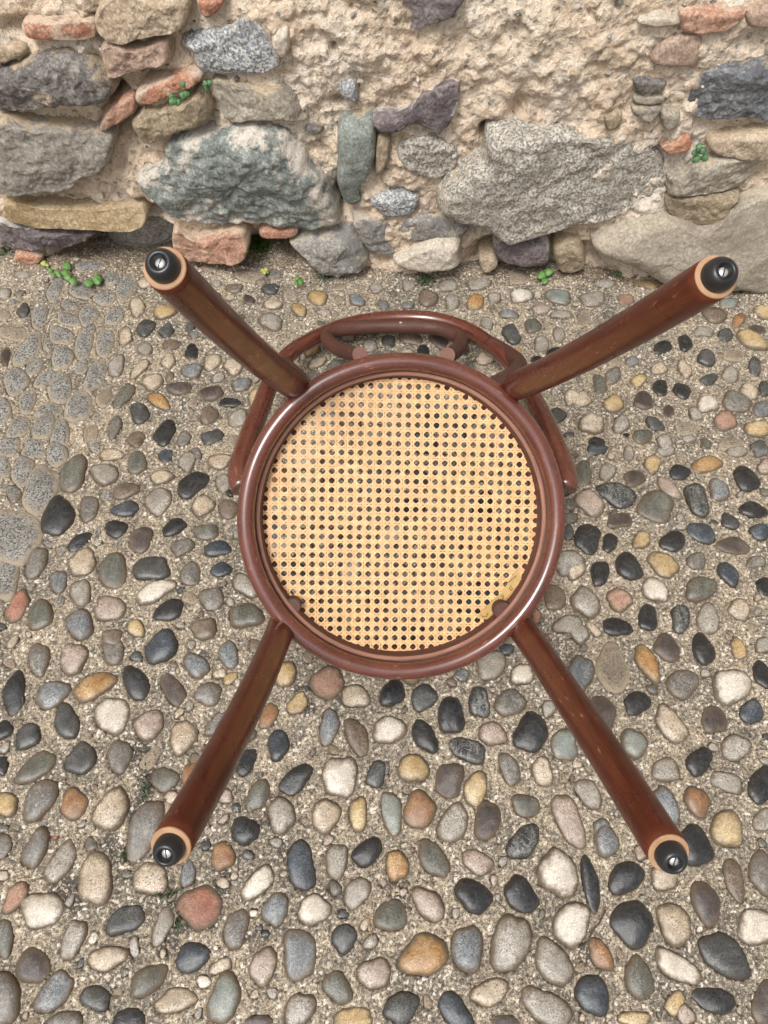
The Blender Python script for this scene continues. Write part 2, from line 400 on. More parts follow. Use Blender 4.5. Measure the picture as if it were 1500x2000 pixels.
# ------------------------------------------------------------------ traced cobbles: u v long short angle colour, in quarter-pixel tiles of the pavement
TILES = {
(0,500): """700 95 190 80 0 s;430 260 190 85 65 s;870 180 120 100 0 s;980 240 200 110 60 s;630 270 160 110 160 s;820 335 150 90 0 s;545 385 110 60 0 s;535 500 150 90 170 s;695 470 150 120 60 s;900 480 140 100 30 s;190 435 118 95 70 d;310 475 170 100 75 s;35 300 130 90 0 l;175 150 140 60 0 l;30 465 100 90 0 e;110 610 220 110 0 e;225 740 270 125 52 s;480 625 170 120 155 s;375 700 90 60 80 s;660 700 220 115 80 s;700 585 100 70 40 s;820 685 190 120 80 s;50 790 140 80 85 p;490 800 160 140 70 s;270 870 150 90 45 s;640 870 110 80 45 s;745 940 230 125 62 s;130 985 180 155 45 s;375 955 200 90 22 s;475 1050 190 155 60 s;215 1140 170 105 80 s;615 1180 240 155 60 s;385 1215 190 100 20 s;20 1220 190 110 80 s;150 1345 180 115 30 s;350 1340 200 125 60 s;470 1400 210 130 75 s;75 1475 160 90 0 s;270 1480 140 80 0 s;1075 400 160 120 100 c;1290 450 180 112 0 y;1145 570 160 122 30 d;1305 595 125 95 40 d;985 640 160 100 75 c;1140 740 115 100 0 l;1340 700 140 90 10 t;915 865 180 120 65 l;1095 890 200 75 50 c;1320 830 130 100 60 c;1195 985 160 140 0 c;975 1100 235 100 55 n;1245 1140 195 110 150 o;1405 1045 195 95 2 p;1505 905 160 115 10 b;1095 1235 165 145 120 d;1290 1385 215 140 55 k;900 1345 185 95 75 g;1065 1430 140 120 60 t;815 1110 150 120 60 e;710 1390 150 110 70 e;1440 1430 130 100 50 g;1500 755 130 100 80 k;1490 560 80 60 80 d;1130 215 120 70 0 c""",
(375,500): """125 110 150 70 0 c;440 160 220 100 0 e;645 150 140 80 0 g;190 215 80 60 0 l;330 250 140 70 0 t;615 255 145 82 3 d;445 345 95 78 150 p;630 380 145 92 0 c;770 300 110 80 0 e;985 330 165 115 170 y;840 425 130 100 140 y;620 515 200 130 160 l;1155 240 110 60 0 e;1290 350 140 90 160 b;1440 250 120 70 0 l;1490 370 80 80 0 g;160 830 150 120 30 c;330 870 150 140 45 c;210 955 110 80 30 l;390 1015 155 108 10 b;155 1080 190 120 10 p;300 1155 172 78 2 k;135 1250 150 128 60 t;365 1280 160 132 30 l;160 1415 180 102 22 d;515 1125 165 130 50 y;335 1450 110 90 60 e;20 620 80 60 0 b;800 790 90 70 0 l;940 740 130 90 20 o;980 835 160 82 30 c;1140 880 170 112 10 n;950 930 120 70 0 g;1220 640 110 60 0 c;1390 700 120 100 0 l;1440 790 140 80 10 g;10 1150 80 60 90 e""",
(750,500): """195 235 105 85 0 l;500 230 172 92 3 l;745 225 205 92 2 l;345 330 148 130 0 t;535 360 120 120 0 l;190 385 100 60 0 b;0 390 70 70 0 b;715 365 138 122 0 o;860 335 110 90 0 l;1070 325 178 116 2 w;1055 170 160 110 0 e;1360 330 210 112 170 j;1200 310 70 60 90 c;1230 420 150 80 0 i;1385 460 180 70 0 l;975 460 155 72 170 b;805 530 110 90 120 l;995 615 170 130 120 d;1160 555 130 110 10 n;1230 690 120 120 0 l;1370 610 130 90 100 l;1340 755 150 82 10 k;1195 810 90 70 0 k;1045 745 60 60 0 o;210 640 180 100 170 t;430 660 160 110 150 p;40 660 110 100 0 d;310 750 120 90 120 k;180 760 90 60 0 c;785 805 150 102 0 c;630 730 90 60 80 d;1355 1250 138 112 0 d;1470 1110 130 130 0 c;850 960 60 40 60 k;500 860 90 60 0 g""",
(1125,500): """560 225 255 80 172 y;225 225 180 70 0 l;130 345 200 120 0 l;390 340 125 90 0 f;255 460 90 70 45 g;60 490 140 90 60 e;1195 370 155 80 5 j;1460 270 150 80 0 b;1470 440 185 102 170 y;1075 475 195 112 170 t;1270 505 140 80 50 h;1410 580 140 70 0 p;1165 625 112 106 0 d;995 600 160 90 0 l;1360 670 252 132 148 y;675 715 152 95 10 k;850 685 130 102 120 k;1015 805 142 132 0 d;1225 785 150 90 0 e;650 880 140 90 0 c;850 885 172 95 112 c;1395 865 155 98 90 d;440 820 110 80 0 b;290 935 150 110 60 g;185 1005 165 92 110 n;490 970 152 90 30 y;660 1030 125 112 120 k;825 1060 152 112 150 k;1035 970 150 80 20 d;1205 925 140 125 90 l;45 1125 150 130 0 c;295 1150 162 132 20 y;525 1135 150 140 0 p;720 1210 98 88 90 p;1020 1165 168 135 170 w;1350 1060 150 110 150 c;1250 1150 235 152 160 g;1460 1200 155 122 0 b;1475 1040 125 100 90 d;930 1240 120 90 120 l;1165 1290 182 155 170 f;120 1320 192 162 0 c;350 1320 140 130 60 l;610 1320 160 98 145 d;860 1350 160 100 0 e;1420 1350 212 142 0 y;515 1415 150 112 0 n;880 1430 100 60 0 l;690 1465 135 122 100 l;155 1475 128 112 0 k;1210 1470 180 110 0 e;1430 1490 130 100 0 d;390 1400 60 30 0 k""",
(0,875): """60 20 140 90 0 s;270 35 160 90 0 s;450 60 155 142 60 s;25 150 140 100 90 s;185 190 202 142 65 s;325 335 342 212 68 s;115 365 150 112 110 g;580 215 295 192 65 n;825 210 212 182 0 l;870 50 192 102 0 c;1075 120 172 148 80 n;1295 60 112 102 0 q;1465 110 160 130 60 l;1265 230 192 112 5 c;985 340 222 112 15 t;1505 285 275 165 30 k;985 480 208 122 12 q;1240 415 222 198 70 l;455 545 318 232 62 k;700 480 222 142 80 g;620 735 212 102 38 k;910 635 168 142 10 k;1360 620 202 118 25 k;1100 715 205 172 60 p;650 900 232 202 60 c;100 695 382 372 0 s;40 1030 282 192 75 s;290 900 272 152 70 g;460 1045 182 142 80 b;885 960 262 222 80 n;1185 945 288 188 8 d;1430 780 182 122 30 g;1490 985 202 152 90 g;1215 1125 325 152 28 w;635 1135 222 162 85 l;865 1260 248 192 0 i;145 1245 268 142 60 r;320 1310 255 185 75 n;1320 1270 245 152 20 k;630 1385 245 205 120 b;880 1480 160 122 0 t;1065 1410 152 122 120 y;1265 1560 295 212 58 q""",
(375,875): """220 110 182 132 5 c;30 50 110 90 90 g;245 275 140 120 90 l;85 450 192 152 35 c;285 475 155 145 20 t;110 655 208 118 3 n;200 790 212 122 12 q;230 955 172 112 5 q;355 650 110 80 90 g;420 1080 222 142 140 l;155 1180 195 178 20 g;425 1320 258 188 8 n;100 1420 208 162 10 t;300 350 60 50 0 k""",
(750,875): """1460 440 120 90 0 n;1460 545 110 80 0 n;1440 900 232 202 0 l;1330 1170 202 172 100 t;1440 1380 232 152 10 l;1440 660 120 100 90 d;1190 1310 120 80 90 r""",
(1125,875): """160 20 152 92 0 q;410 45 122 92 90 l;700 20 152 92 0 l;1260 30 162 92 0 l;1445 25 122 82 0 b;595 130 142 132 60 y;1020 130 235 132 10 o;55 200 205 125 85 n;245 190 155 122 75 l;455 240 162 122 10 p;805 200 168 114 0 k;1330 240 235 155 135 k;1480 150 132 122 0 i;1120 325 185 155 120 b;320 365 318 188 165 z;720 320 232 112 140 i;620 465 275 232 150 n;940 410 275 165 110 z;105 435 262 172 140 i;1385 485 230 122 172 k;1205 570 160 105 150 d;340 570 192 122 10 p;1440 655 165 125 160 q;90 710 228 198 80 k;265 740 155 118 70 k;510 720 152 132 40 y;755 730 208 148 18 k;980 665 232 142 160 q;1230 765 255 132 170 p;190 975 195 148 90 k;410 930 235 175 140 k;685 905 275 172 150 y;940 885 152 142 45 g;1410 890 155 98 10 g;1190 985 228 132 125 q;-10 930 222 152 90 c;975 1100 258 178 15 n;1470 1080 155 115 110 k;620 1110 240 168 140 w;340 1185 212 172 155 f;80 1205 255 195 140 l;560 1330 205 158 95 k;815 1335 222 155 85 z;1030 1340 245 172 100 l;1275 1265 182 155 160 c;320 1400 238 132 165 k;140 1415 172 62 130 c;20 1440 202 132 120 l""",
(0,1250): """310 155 265 168 85 g;585 155 245 208 70 i;885 90 212 172 90 g;120 420 338 165 78 k;415 430 285 192 35 b;740 365 345 185 30 o;1065 340 285 175 110 k;1350 385 268 155 125 p;880 590 295 258 90 w;1165 665 252 212 60 i;525 640 275 192 100 d;25 710 172 132 50 k;220 755 235 175 60 d;1430 760 285 195 80 c;285 1000 368 175 40 n;635 930 258 225 50 d;935 910 255 202 90 g;10 985 152 102 90 k;1285 1090 218 198 0 n;320 1250 358 215 55 g;585 1285 245 202 70 h;880 1330 378 235 60 c;40 1285 225 185 150 y;1340 1230 142 102 20 c;1290 1315 122 112 90 c;1130 1490 500 245 68 g;1480 1050 192 112 70 h;340 1480 122 72 0 d;20 1470 102 72 0 g;1175 930 230 105 55 e""",
(375,1250): """35 200 235 165 130 b;290 120 205 152 100 b;130 425 225 175 20 g;725 265 215 182 70 y;1060 330 278 255 60 f;1275 440 232 182 0 c;825 495 208 135 55 y;600 595 225 115 60 h;1070 680 288 155 80 b;1290 760 305 165 110 t;675 820 250 162 80 q;420 955 235 135 65 k;810 1090 295 172 40 k;1160 1070 325 262 85 w;1440 1050 225 135 70 d;1540 705 262 205 20 w;515 1215 285 155 65 n;700 1370 275 205 100 l;1045 1375 265 228 90 c;1300 1360 275 142 85 y;415 1490 225 205 120 k;190 660 225 125 50 g;30 940 122 102 90 t;15 720 152 72 90 g;490 50 112 92 80 t;220 265 110 80 20 c;300 300 130 90 30 y""",
(750,1250): """65 415 225 182 60 k;310 450 225 192 70 d;525 590 285 198 105 k;745 490 240 165 95 z;985 490 240 212 30 g;320 755 295 152 120 k;850 735 242 172 160 i;1150 725 300 258 60 k;655 860 318 165 155 z;1410 820 262 195 110 j;230 1005 240 218 150 y;510 1100 288 205 80 p;715 1165 265 178 80 y;980 1010 272 152 110 g;1240 1030 245 155 110 c;60 1350 362 152 100 j;275 1330 305 235 75 h;540 1435 335 205 70 l;805 1410 302 208 85 p;1105 1295 225 185 160 n;1445 1410 462 192 112 i;835 190 240 232 90 l;1080 270 182 172 0 w;960 70 112 92 0 q;610 270 112 92 0 b;1255 10 122 62 60 o;1290 530 152 102 80 l;20 1000 102 52 90 g""",
(1125,1250): """30 270 315 195 80 b;285 225 375 255 100 e;555 185 335 145 120 o;705 70 228 175 130 p;985 80 258 155 115 k;1265 70 192 112 110 y;1470 40 135 132 0 l;830 345 245 235 20 g;1210 365 295 285 0 w;1460 270 235 135 110 k;205 575 285 222 100 p;480 490 218 175 30 k;455 805 235 195 130 j;1080 620 225 185 110 p;1375 560 190 178 0 q;745 660 342 182 130 c;960 950 235 175 60 k;1250 840 235 205 30 l;705 1015 222 195 160 l;1175 1110 262 152 160 l;1440 1135 285 195 70 k;940 1265 258 182 110 h;715 1285 338 155 120 b;1170 1480 315 242 110 y;1460 1410 202 152 60 l;215 1545 312 172 100 b;100 1200 282 162 130 l;10 970 82 62 0 c;500 1060 112 62 110 g;1490 750 62 52 0 d""",
(0,1625): """30 110 195 115 80 g;285 130 335 172 62 g;480 240 355 175 62 l;755 370 422 270 82 c;1180 370 275 262 0 c;135 510 275 155 55 f;335 610 345 265 20 w;25 830 295 155 90 n;575 840 342 162 70 l;985 690 328 205 25 d;1270 740 315 132 70 l;845 985 315 192 15 c;265 1050 275 258 0 p;1160 1160 332 205 40 n;425 1255 395 212 55 b;30 1310 432 272 90 g;750 1300 235 195 150 d;1370 1320 325 195 15 c;1010 1470 262 182 0 k;510 1490 275 182 10 g;1465 330 222 112 75 b;735 830 110 70 70 w;1050 900 170 80 95 l;420 40 60 40 10 r""",
(375,1625): """65 590 352 325 60 r;0 980 272 232 30 q;240 190 225 192 90 h;520 400 325 175 50 w;855 270 392 225 98 q;1130 230 295 172 80 l;1370 160 265 185 50 k;655 605 282 192 70 b;345 760 322 192 80 g;955 610 272 225 20 w;1290 475 262 185 65 l;840 955 425 245 95 b;1190 830 225 192 70 d;560 1050 332 192 75 i;1140 1215 275 205 120 n;1425 1105 262 252 30 i;250 1300 412 232 70 j;840 1390 302 222 60 l;1250 1470 332 185 10 y;520 1490 202 122 0 p;480 635 72 62 0 w;240 400 115 92 0 c;90 1170 112 105 0 w;185 905 44 42 0 w;220 1050 205 105 25 c;330 345 70 60 70 c;720 330 66 50 30 c""",
(750,1625): """55 655 252 248 30 n;100 265 255 182 100 o;385 210 325 195 120 n;730 235 275 172 150 i;1090 80 305 202 50 z;345 565 315 202 130 i;700 500 305 242 140 k;1070 495 305 235 130 k;1360 325 402 292 110 w;1465 720 382 275 70 w;310 965 388 335 20 o;650 915 385 242 95 b;985 870 475 305 80 l;1320 1020 405 245 125 l;825 1250 325 195 20 c;135 1375 288 225 50 d;555 1400 335 205 130 q;1270 1370 425 245 145 l;950 1490 232 112 0 p;10 1110 205 65 90 c;160 105 60 50 20 c;150 470 75 60 20 i""",
(1125,1625): """235 75 255 175 100 b;930 110 345 235 110 k;115 410 432 122 102 k;390 360 298 225 45 k;690 360 202 200 0 c;1010 555 345 205 110 p;1230 375 342 152 105 t;1450 320 342 205 100 g;440 720 395 295 110 k;770 720 352 245 120 c;1410 740 322 295 0 w;195 960 285 165 120 h;490 1145 365 205 105 n;795 1055 425 195 145 w;1160 970 475 268 135 d;130 1275 335 242 110 q;1085 1315 345 185 160 k;780 1340 205 152 60 y;860 1430 192 132 120 i;460 1460 262 132 0 y;1470 1340 342 185 80 p;970 760 60 50 60 w""",
}
COB = []
for (tx, ty), s in TILES.items():
    for it in s.split(';'):
        u, v, a, b, ang, c = it.split()
        g_ = 1.22 if c == 's' else 1.04
        COB.append([tx+float(u)/4, ty+float(v)/4, float(a)/8*g_, float(b)/8*g_, math.radians(float(ang)), c])

def ground_h(x, y):
    x = np.asarray(x, float); y = np.asarray(y, float); z0 = np.zeros_like(x)
    P = np.stack([x, y, z0], -1)
    return .0045*fbm(P*9, 3) + .0026*fbm(P*42+5, 3) + .0016*fbm(P*150+9, 2)
# cobble outline on the ground (metres), from its outline in the photograph
def outline(c, n=24):
    x, y, a, b, ang, k = c; r_ = random.Random(int(x*31+y*17)); ph = [r_.uniform(0, 6.28) for _ in range(5)]
    e = r_.uniform(1.9, 2.5); out = []
    for i in range(n):
        w = 2*math.pi*i/n; cw, sw = math.cos(w), math.sin(w)
        r = (abs(cw)**e+abs(sw)**e)**(-1/e)
        r *= 1+.045*math.cos(2*w+ph[0])+.065*math.cos(3*w+ph[1])+.04*math.cos(4*w+ph[2])+.022*math.cos(6*w+ph[3])+.014*math.cos(9*w+ph[4])
        px, py = a*r*cw, b*r*sw
        out.append(gpt(x+px*math.cos(ang)+py*math.sin(ang), y-px*math.sin(ang)+py*math.cos(ang))[:2])
    return np.array(out)
GC = []
for c in COB:
    o = outline(c); GC.append((o, c[5], c[2]*c[3]))
# cobbles beyond the frame and beneath the seat go on in the same way
cen = [(o.mean(0), np.linalg.norm(o-o.mean(0), axis=1).max()*.92) for o, _, _ in GC]
EXTRA = []; kinds = 'kkkqqdgggbllwcciittyynnnzppohe'
for _ in range(6000):
    x, y = rng.uniform(-1.25, 1.25), rng.uniform(-.42, 1.06)
    px, py = to_px((x, y, 0))
    inframe = -25 < px < 1525 and 505 < py < 2025
    inseat = math.hypot(px-787, py-1010) < 308
    inleg = False
    if inframe and not inseat: continue
    a = rng.uniform(.017, .031); b = a*rng.uniform(.58, .9); 
    if any((x-q[0][0])**2+(y-q[0][1])**2 < (q[1]+a*.92)**2 for q in cen): continue
    cen.append((np.array((x, y)), a)); th = rng.uniform(0, 3.14); ph = rng.uniform(0, 6.28); o = []
    for i in range(16):
        w = 2*math.pi*i/16; r = 1+.06*math.cos(3*w+ph)+.04*math.cos(2*w)
        o.append((x+a*r*math.cos(w)*math.cos(th)-b*r*math.sin(w)*math.sin(th), y+a*r*math.cos(w)*math.sin(th)+b*r*math.sin(w)*math.cos(th)))
    EXTRA.append((np.array(o), rng.choice(kinds)))

def filler(n, box, rpx, kk, gap):
    for _ in range(n):
        px, py = rng.uniform(box[0], box[2]), rng.uniform(box[1], box[3])
        if math.hypot(px-787, py-1010) < 300: continue
        g = gpt(px, py); sc = np.linalg.norm(gpt(px+10, py)-g)/10; a = rng.uniform(*rpx)*sc; b = a*rng.uniform(.6, .95)
        if any((g[0]-q[0][0])**2+(g[1]-q[0][1])**2 < (q[1]*gap+a)**2 for q in cen): continue
        cen.append((g[:2], a)); th = rng.uniform(0, 3.14); ph = rng.uniform(0, 6.28); o = []
        for i in range(14):
            w = 2*math.pi*i/14; r = 1+.10*math.cos(3*w+ph)+.07*math.cos(2*w)+.05*math.cos(5*w+ph)
            o.append((g[0]+a*r*math.cos(w)*math.cos(th)-b*r*math.sin(w)*math.sin(th), g[1]+a*r*math.cos(w)*math.sin(th)+b*r*math.sin(w)*math.cos(th)))
        EXTRA.append((np.array(o), rng.choice(kk)))
filler(1500, (0, 560, 235, 1190), (9, 26), 's', .86)
filler(3500, (0, 560, 1500, 2000), (7, 17), 'eellgtcind', .92)

def dome(o, k, rings=6, seed=0):
    """cobble mesh: outline o on the ground, rounded top, buried foot"""
    c = o.mean(0); n = len(o); R = np.linalg.norm(o-c, axis=1); W = R.min()
    r_ = random.Random(seed); low = k in 'se'
    H = W*(r_.uniform(.34, .48) if low else r_.uniform(.36, .60)); H = min(H, .016)
    if low: H = min(H, .012)
    tiltx, tilty = r_.uniform(-.12, .12), r_.uniform(-.12, .12)
    V = []; base = float(ground_h(c[0], c[1]))
    S = [(1.0, -.010)]+[(math.cos(q), math.sin(q)) for q in np.linspace(.0, 1.35, rings)]
    off = np.array((c[0]*7.1, c[1]*3.3, seed*.37))
    for j, (s, h) in enumerate(S):
        ss = s if j == 0 else s**.85
        for i in range(n):
            d = (o[i]-c)*(ss if j else 1.0)
            z = h if j == 0 else H*h**.78
            V.append((d[0], d[1], z + (0 if j == 0 else (tiltx*d[0]+tilty*d[1])*h)))
    V.append((0, 0, H))
    V = np.array(V); m = len(V)
    amp = .10*W*(1.6 if k in 'rfsez' else .8)
    nz = fbm(V*(.55/W)+off, 3); w = np.clip(V[:, 2]/max(H, 1e-4), 0, 1)
    V[:, 2] += amp*nz*w
    sh = fbm(V*(.7/W)+off+31, 2)*amp*.5
    rr = np.linalg.norm(V[:, :2], axis=1)+1e-6; V[:, :2] *= (1+sh/rr*np.clip(rr/W, 0, 1))[:, None]
    F = []; J = len(S)
    for j in range(J-1):
        for i in range(n):
            i2 = (i+1) % n; F.append((j*n+i, j*n+i2, (j+1)*n+i2, (j+1)*n+i))
    for i in range(n): F.append(((J-1)*n+i, (J-1)*n+(i+1) % n, m-1))
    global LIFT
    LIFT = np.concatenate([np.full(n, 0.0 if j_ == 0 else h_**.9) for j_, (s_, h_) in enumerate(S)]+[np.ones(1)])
    return V, F, (c[0], c[1], base-.0010)

# ------------------------------------------------------------------ pavement sheet
WA, WB = gpt(0, 512)[:2], gpt(1500, 553)[:2]         # foot of the wall
ES = (WB-WA)/np.linalg.norm(WB-WA); NW = np.array((ES[1], -ES[0]))   # along the wall; out of the wall towards the viewer
def axis(lo, hi, step, far):
    core = np.arange(lo, hi+1e-9, step); outn = []; d = step*3; x = lo
    while x > -far: x -= d; d *= 1.7; outn.append(x)
    outp = []; d = step*3; x = hi
    while x < far: x += d; d *= 1.7; outp.append(x)
    return np.array(outn[::-1]+list(core)+outp)
gx, gy = axis(-.92, .92, .0032, 40), axis(-.30, 1.22, .0032, 40)
X, Y = np.meshgrid(gx, gy, indexing='ij')
Z = ground_h(X, Y); fade = np.clip(1-(np.maximum(np.abs(X)-1.2, 0)+np.maximum(np.abs(Y-.4)-1.0, 0))*2, 0, 1); Z = Z*fade
w1, wv = worley(X*115, Y*115, 3); Z += (.0010*np.clip(.55-w1, 0, 1)*(wv+.6))*fade
damp = np.zeros_like(Z); soil = np.zeros_like(Z)
for o, k in [(g[0], g[1]) for g in GC]+EXTRA:            # sockets, so that mortar never covers a stone
    c = o.mean(0); R = np.linalg.norm(o-c, axis=1).max()
    i0, i1 = np.searchsorted(gx, (c[0]-R*1.3, c[0]+R*1.3)); j0, j1 = np.searchsorted(gy, (c[1]-R*1.3, c[1]+R*1.3))
    if i1 <= i0 or j1 <= j0: continue
    sx, sy = X[i0:i1, j0:j1]-c[0], Y[i0:i1, j0:j1]-c[1]
    w = np.arctan2(sy, sx); ow = np.arctan2(o[:, 1]-c[1], o[:, 0]-c[0]); orr = np.linalg.norm(o-c, axis=1); q = np.argsort(ow)
    rr = np.interp(w, np.r_[ow[q]-2*math.pi, ow[q], ow[q]+2*math.pi], np.tile(orr[q], 3))
    f = np.hypot(sx, sy)/rr
    base = float(ground_h(c[0], c[1]))
    blend = np.clip((1.3-f)/.3, 0, 1)
    z = Z[i0:i1, j0:j1]; z = z*(1-blend*.8)+blend*.8*base
    z = z - .008*np.clip((.96-f)/.10, 0, 1) + (.0032+.0032*fbm(np.stack([sx, sy, sx*0+c[0]*9], -1)*90, 2))*np.exp(-((f-1.08)/.10)**2)
    Z[i0:i1, j0:j1] = z
for (px, py, a, b) in [(268, 1465, 26, 22), (282, 1515, 20, 24), (272, 1580, 22, 26), (288, 1545, 14, 30), (215, 1655, 22, 30), (240, 1670, 30, 20), (130, 1735, 34, 26), (200, 1700, 10, 18),
                       (330, 1850, 24, 20), (360, 1815, 22, 14), (150, 1765, 14, 22), (415, 1780, 20, 40), (440, 1720, 14, 26), (555, 1660, 14, 22), (590, 1345, 22, 10), (400, 1280, 14, 12),
                       (600, 1385, 18, 14), (650, 1520, 16, 12), (520, 1600, 14, 18), (540, 1560, 16, 12), (1140, 1860, 10, 30), (775, 1740, 22, 40), (1290, 690, 10, 8), (1200, 1010, 12, 20),
                       (490, 1830, 20, 10), (345, 1770, 20, 12), (1285, 760, 14, 10), (200, 1600, 12, 10), (1120, 1000, 10, 26), (930, 745, 20, 12)]:
    g = gpt(px, py); s = np.linalg.norm(gpt(px+10, py)-g)/10; e = np.linalg.norm(gpt(px, py+10)-g)/10
    damp += 1.35*np.exp(-(((X-g[0])/(a*s))**2+((Y-g[1])/(b*e))**2)*1.1)
dw = (X-WA[0])*NW[0]+(Y-WA[1])*NW[1]                     # distance out from the wall foot
soil = np.clip(1-np.abs(dw-.005)/.055, 0, 1)*(.75+.5*fbm(np.stack([X, Y, X*0], -1)*12, 3))
soil *= np.clip((1.05-X)*1.6, 0, 1)*.5+.5
Z += .012*np.exp(-(dw/.03)**2)*np.clip(.6+fbm(np.stack([X, Y, X*0], -1)*20+3, 3), 0, 1)
nx, ny = len(gx), len(gy); idx = np.arange(nx*ny).reshape(nx, ny)
Fq = np.stack([idx[:-1, :-1], idx[1:, :-1], idx[1:, 1:], idx[:-1, 1:]], -1).reshape(-1, 4)
me = mesh_from('pavement', np.stack([X, Y, Z], -1).reshape(-1, 3), Fq)
for nm, arr in (('damp', damp), ('soil', soil)):
    a_ = me.attributes.new(nm, 'FLOAT', 'POINT'); a_.data.foreach_set('value', np.clip(arr, 0, 1).ravel().astype(np.float32))
pavement = link('pavement', me, GROUND); tag(pavement, 'sandy mortar pavement set with river cobbles below the wall', kind='structure')

order = sorted(range(len(GC)), key=lambda i: -GC[i][2]); single = set(order[:300])
SV, SF, SM, SL = [], [], [], []; codes = list(PAL)
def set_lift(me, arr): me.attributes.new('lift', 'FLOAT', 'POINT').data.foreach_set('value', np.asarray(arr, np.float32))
def to_mass(V, F, loc, k):
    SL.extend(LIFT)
    n0 = len(SV); SV.extend([(v[0]+loc[0], v[1]+loc[1], v[2]+loc[2]) for v in V])
    SF.extend([tuple(i+n0 for i in f) for f in F]); SM.extend([codes.index(k)]*len(F))
for i, (o, k, ar) in enumerate(GC):
    V, F, loc = dome(o, k, seed=i)
    if i in single:
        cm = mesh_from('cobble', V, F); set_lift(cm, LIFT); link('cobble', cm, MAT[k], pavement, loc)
    else: to_mass(V, F, loc, k)
for i, (o, k) in enumerate(EXTRA): to_mass(*dome(o, k, 4, 900+i), k)
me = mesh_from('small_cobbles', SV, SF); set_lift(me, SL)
for k in codes: me.materials.append(MAT[k])
me.polygons.foreach_set('material_index', np.array(SM, np.int32))
sc_ = link('small_cobbles', me, None, pavement); sc_['kind'] = 'stuff'

# crumbs of mortar and grit
def crumb_mesh(name, spots, mats, parent=None):
    V, F, M = [], [], []
    base = np.array([(1, 0, 0), (-1, 0, 0), (0, 1, 0), (0, -1, 0), (0, 0, 1), (.6, .6, .5), (-.6, .5, .6), (-.5, -.6, .5), (.6, -.5, .6)], float)
    fc = [(4, 5, 6), (4, 6, 7), (4, 7, 8), (4, 8, 5), (0, 2, 5), (2, 6, 5), (2, 1, 6), (1, 7, 6), (1, 3, 7), (3, 8, 7), (3, 0, 8), (0, 5, 8)]
    for (p, r, mi) in spots:
        n0 = len(V); a = rng.uniform(0, 6.28); sx, sy, sz = r*rng.uniform(.7, 1.3), r*rng.uniform(.6, 1.1), r*rng.uniform(.5, .95)
        for b in base:
            b = b*np.array([rng.uniform(.75, 1.2) for _ in range(3)])
            x, y = b[0]*sx, b[1]*sy
            V.append((p[0]+x*math.cos(a)-y*math.sin(a), p[1]+x*math.sin(a)+y*math.cos(a), p[2]+b[2]*sz))
        F += [tuple(i+n0 for i in f) for f in fc]; M += [mi]*len(fc)
    me = mesh_from(name, V, F, False); me.attributes.new('lift', 'FLOAT', 'POINT').data.foreach_set('value', np.ones(len(V), np.float32))
    for m in mats: me.materials.append(m)
    me.polygons.foreach_set('material_index', np.array(M, np.int32))
    o = link(name, me, None, parent); return o
spots = []
for _ in range(2300):
    if rng.random() < .8: px, py = rng.uniform(60, 1010), 512+abs(rng.gauss(0, 20))
    else: px, py = rng.uniform(1010, 1500), 545+abs(rng.gauss(0, 10))
    g = gpt(px, py); spots.append(((g[0], g[1], float(ground_h(g[0], g[1]))+.001), rng.choice((.0012, .0016, .002, .0026, .0036)), rng.randrange(4)))
GRIT = [MAT['c'], MAT['l'], MAT['t'], MAT['i']]
gv = crumb_mesh('gravel', spots, GRIT); tag(gv, 'loose fine gravel strewn along the foot of the wall', 'gravel', kind='stuff')
spots = []
for _ in range(1900):
    q = rng.random()
    if q < .40: px, py = rng.gauss(370, 110), rng.gauss(1560, 190)
    elif q < .55: px, py = rng.gauss(790, 40), rng.gauss(1735, 45)
    else: px, py = rng.uniform(0, 1500), rng.uniform(600, 2000)
    if py < 560 or math.hypot(px-787, py-1010) < 300: continue
    g = gpt(px, py)
    if any((g[0]-c_[0][0])**2+(g[1]-c_[0][1])**2 < (c_[1]*.85)**2 for c_ in cen[:len(GC)]): continue
    spots.append(((g[0], g[1], float(ground_h(g[0], g[1]))+.0006), rng.choice((.001, .0012, .0016, .002, .0028, .004)) if q < .55 else rng.choice((.0009, .0012, .0017)), rng.randrange(4)))
gv = crumb_mesh('mortar_crumbs', spots, GRIT); tag(gv, 'broken crumbs of sandy mortar scattered between the cobbles', 'mortar crumbs', kind='stuff')

# ------------------------------------------------------------------ stone wall
W0 = np.array((WA[0], WA[1], 0.0)); ES3 = np.array((ES[0], ES[1], 0)); NW3 = np.array((NW[0], NW[1], 0))
def wpt(x, y, d=0.0):                # where a sight line meets the plane d in front of the wall face -> (along, height)
    r = ray(x, y); t = (d-(Cv-W0)@NW3)/(r@NW3); P = Cv+t*r-W0
    return P@ES3, P[2]
def wxyz(s, z, d): return W0+np.multiply.outer(s, ES3)+np.multiply.outer(d, NW3)+np.multiply.outer(z, np.array((0, 0, 1.0)))
SLEN = np.linalg.norm(WB-WA)
ws, wz = axis(-.40, SLEN+.40, .0036, 4.0), None
zc = np.arange(-.03, .58, .0036); ze = []; d = .012; x = zc[-1]
while x < 2.3: x += d; d *= 1.5; ze.append(x)
wz = np.r_[-.2, zc, ze]
S, Zw = np.meshgrid(ws, wz, indexing='ij'); P3 = np.stack([S, Zw, S*0], -1)
rid = lambda p, o: 1-2*np.abs(fbm(p, o))
w1, v1 = worley(S*26, Zw*26+.3*S, 1); w2, v2 = worley(S*62+.4*fbm(P3*60, 2), Zw*62, 2); w3, v3 = worley(S*140, Zw*140, 5)
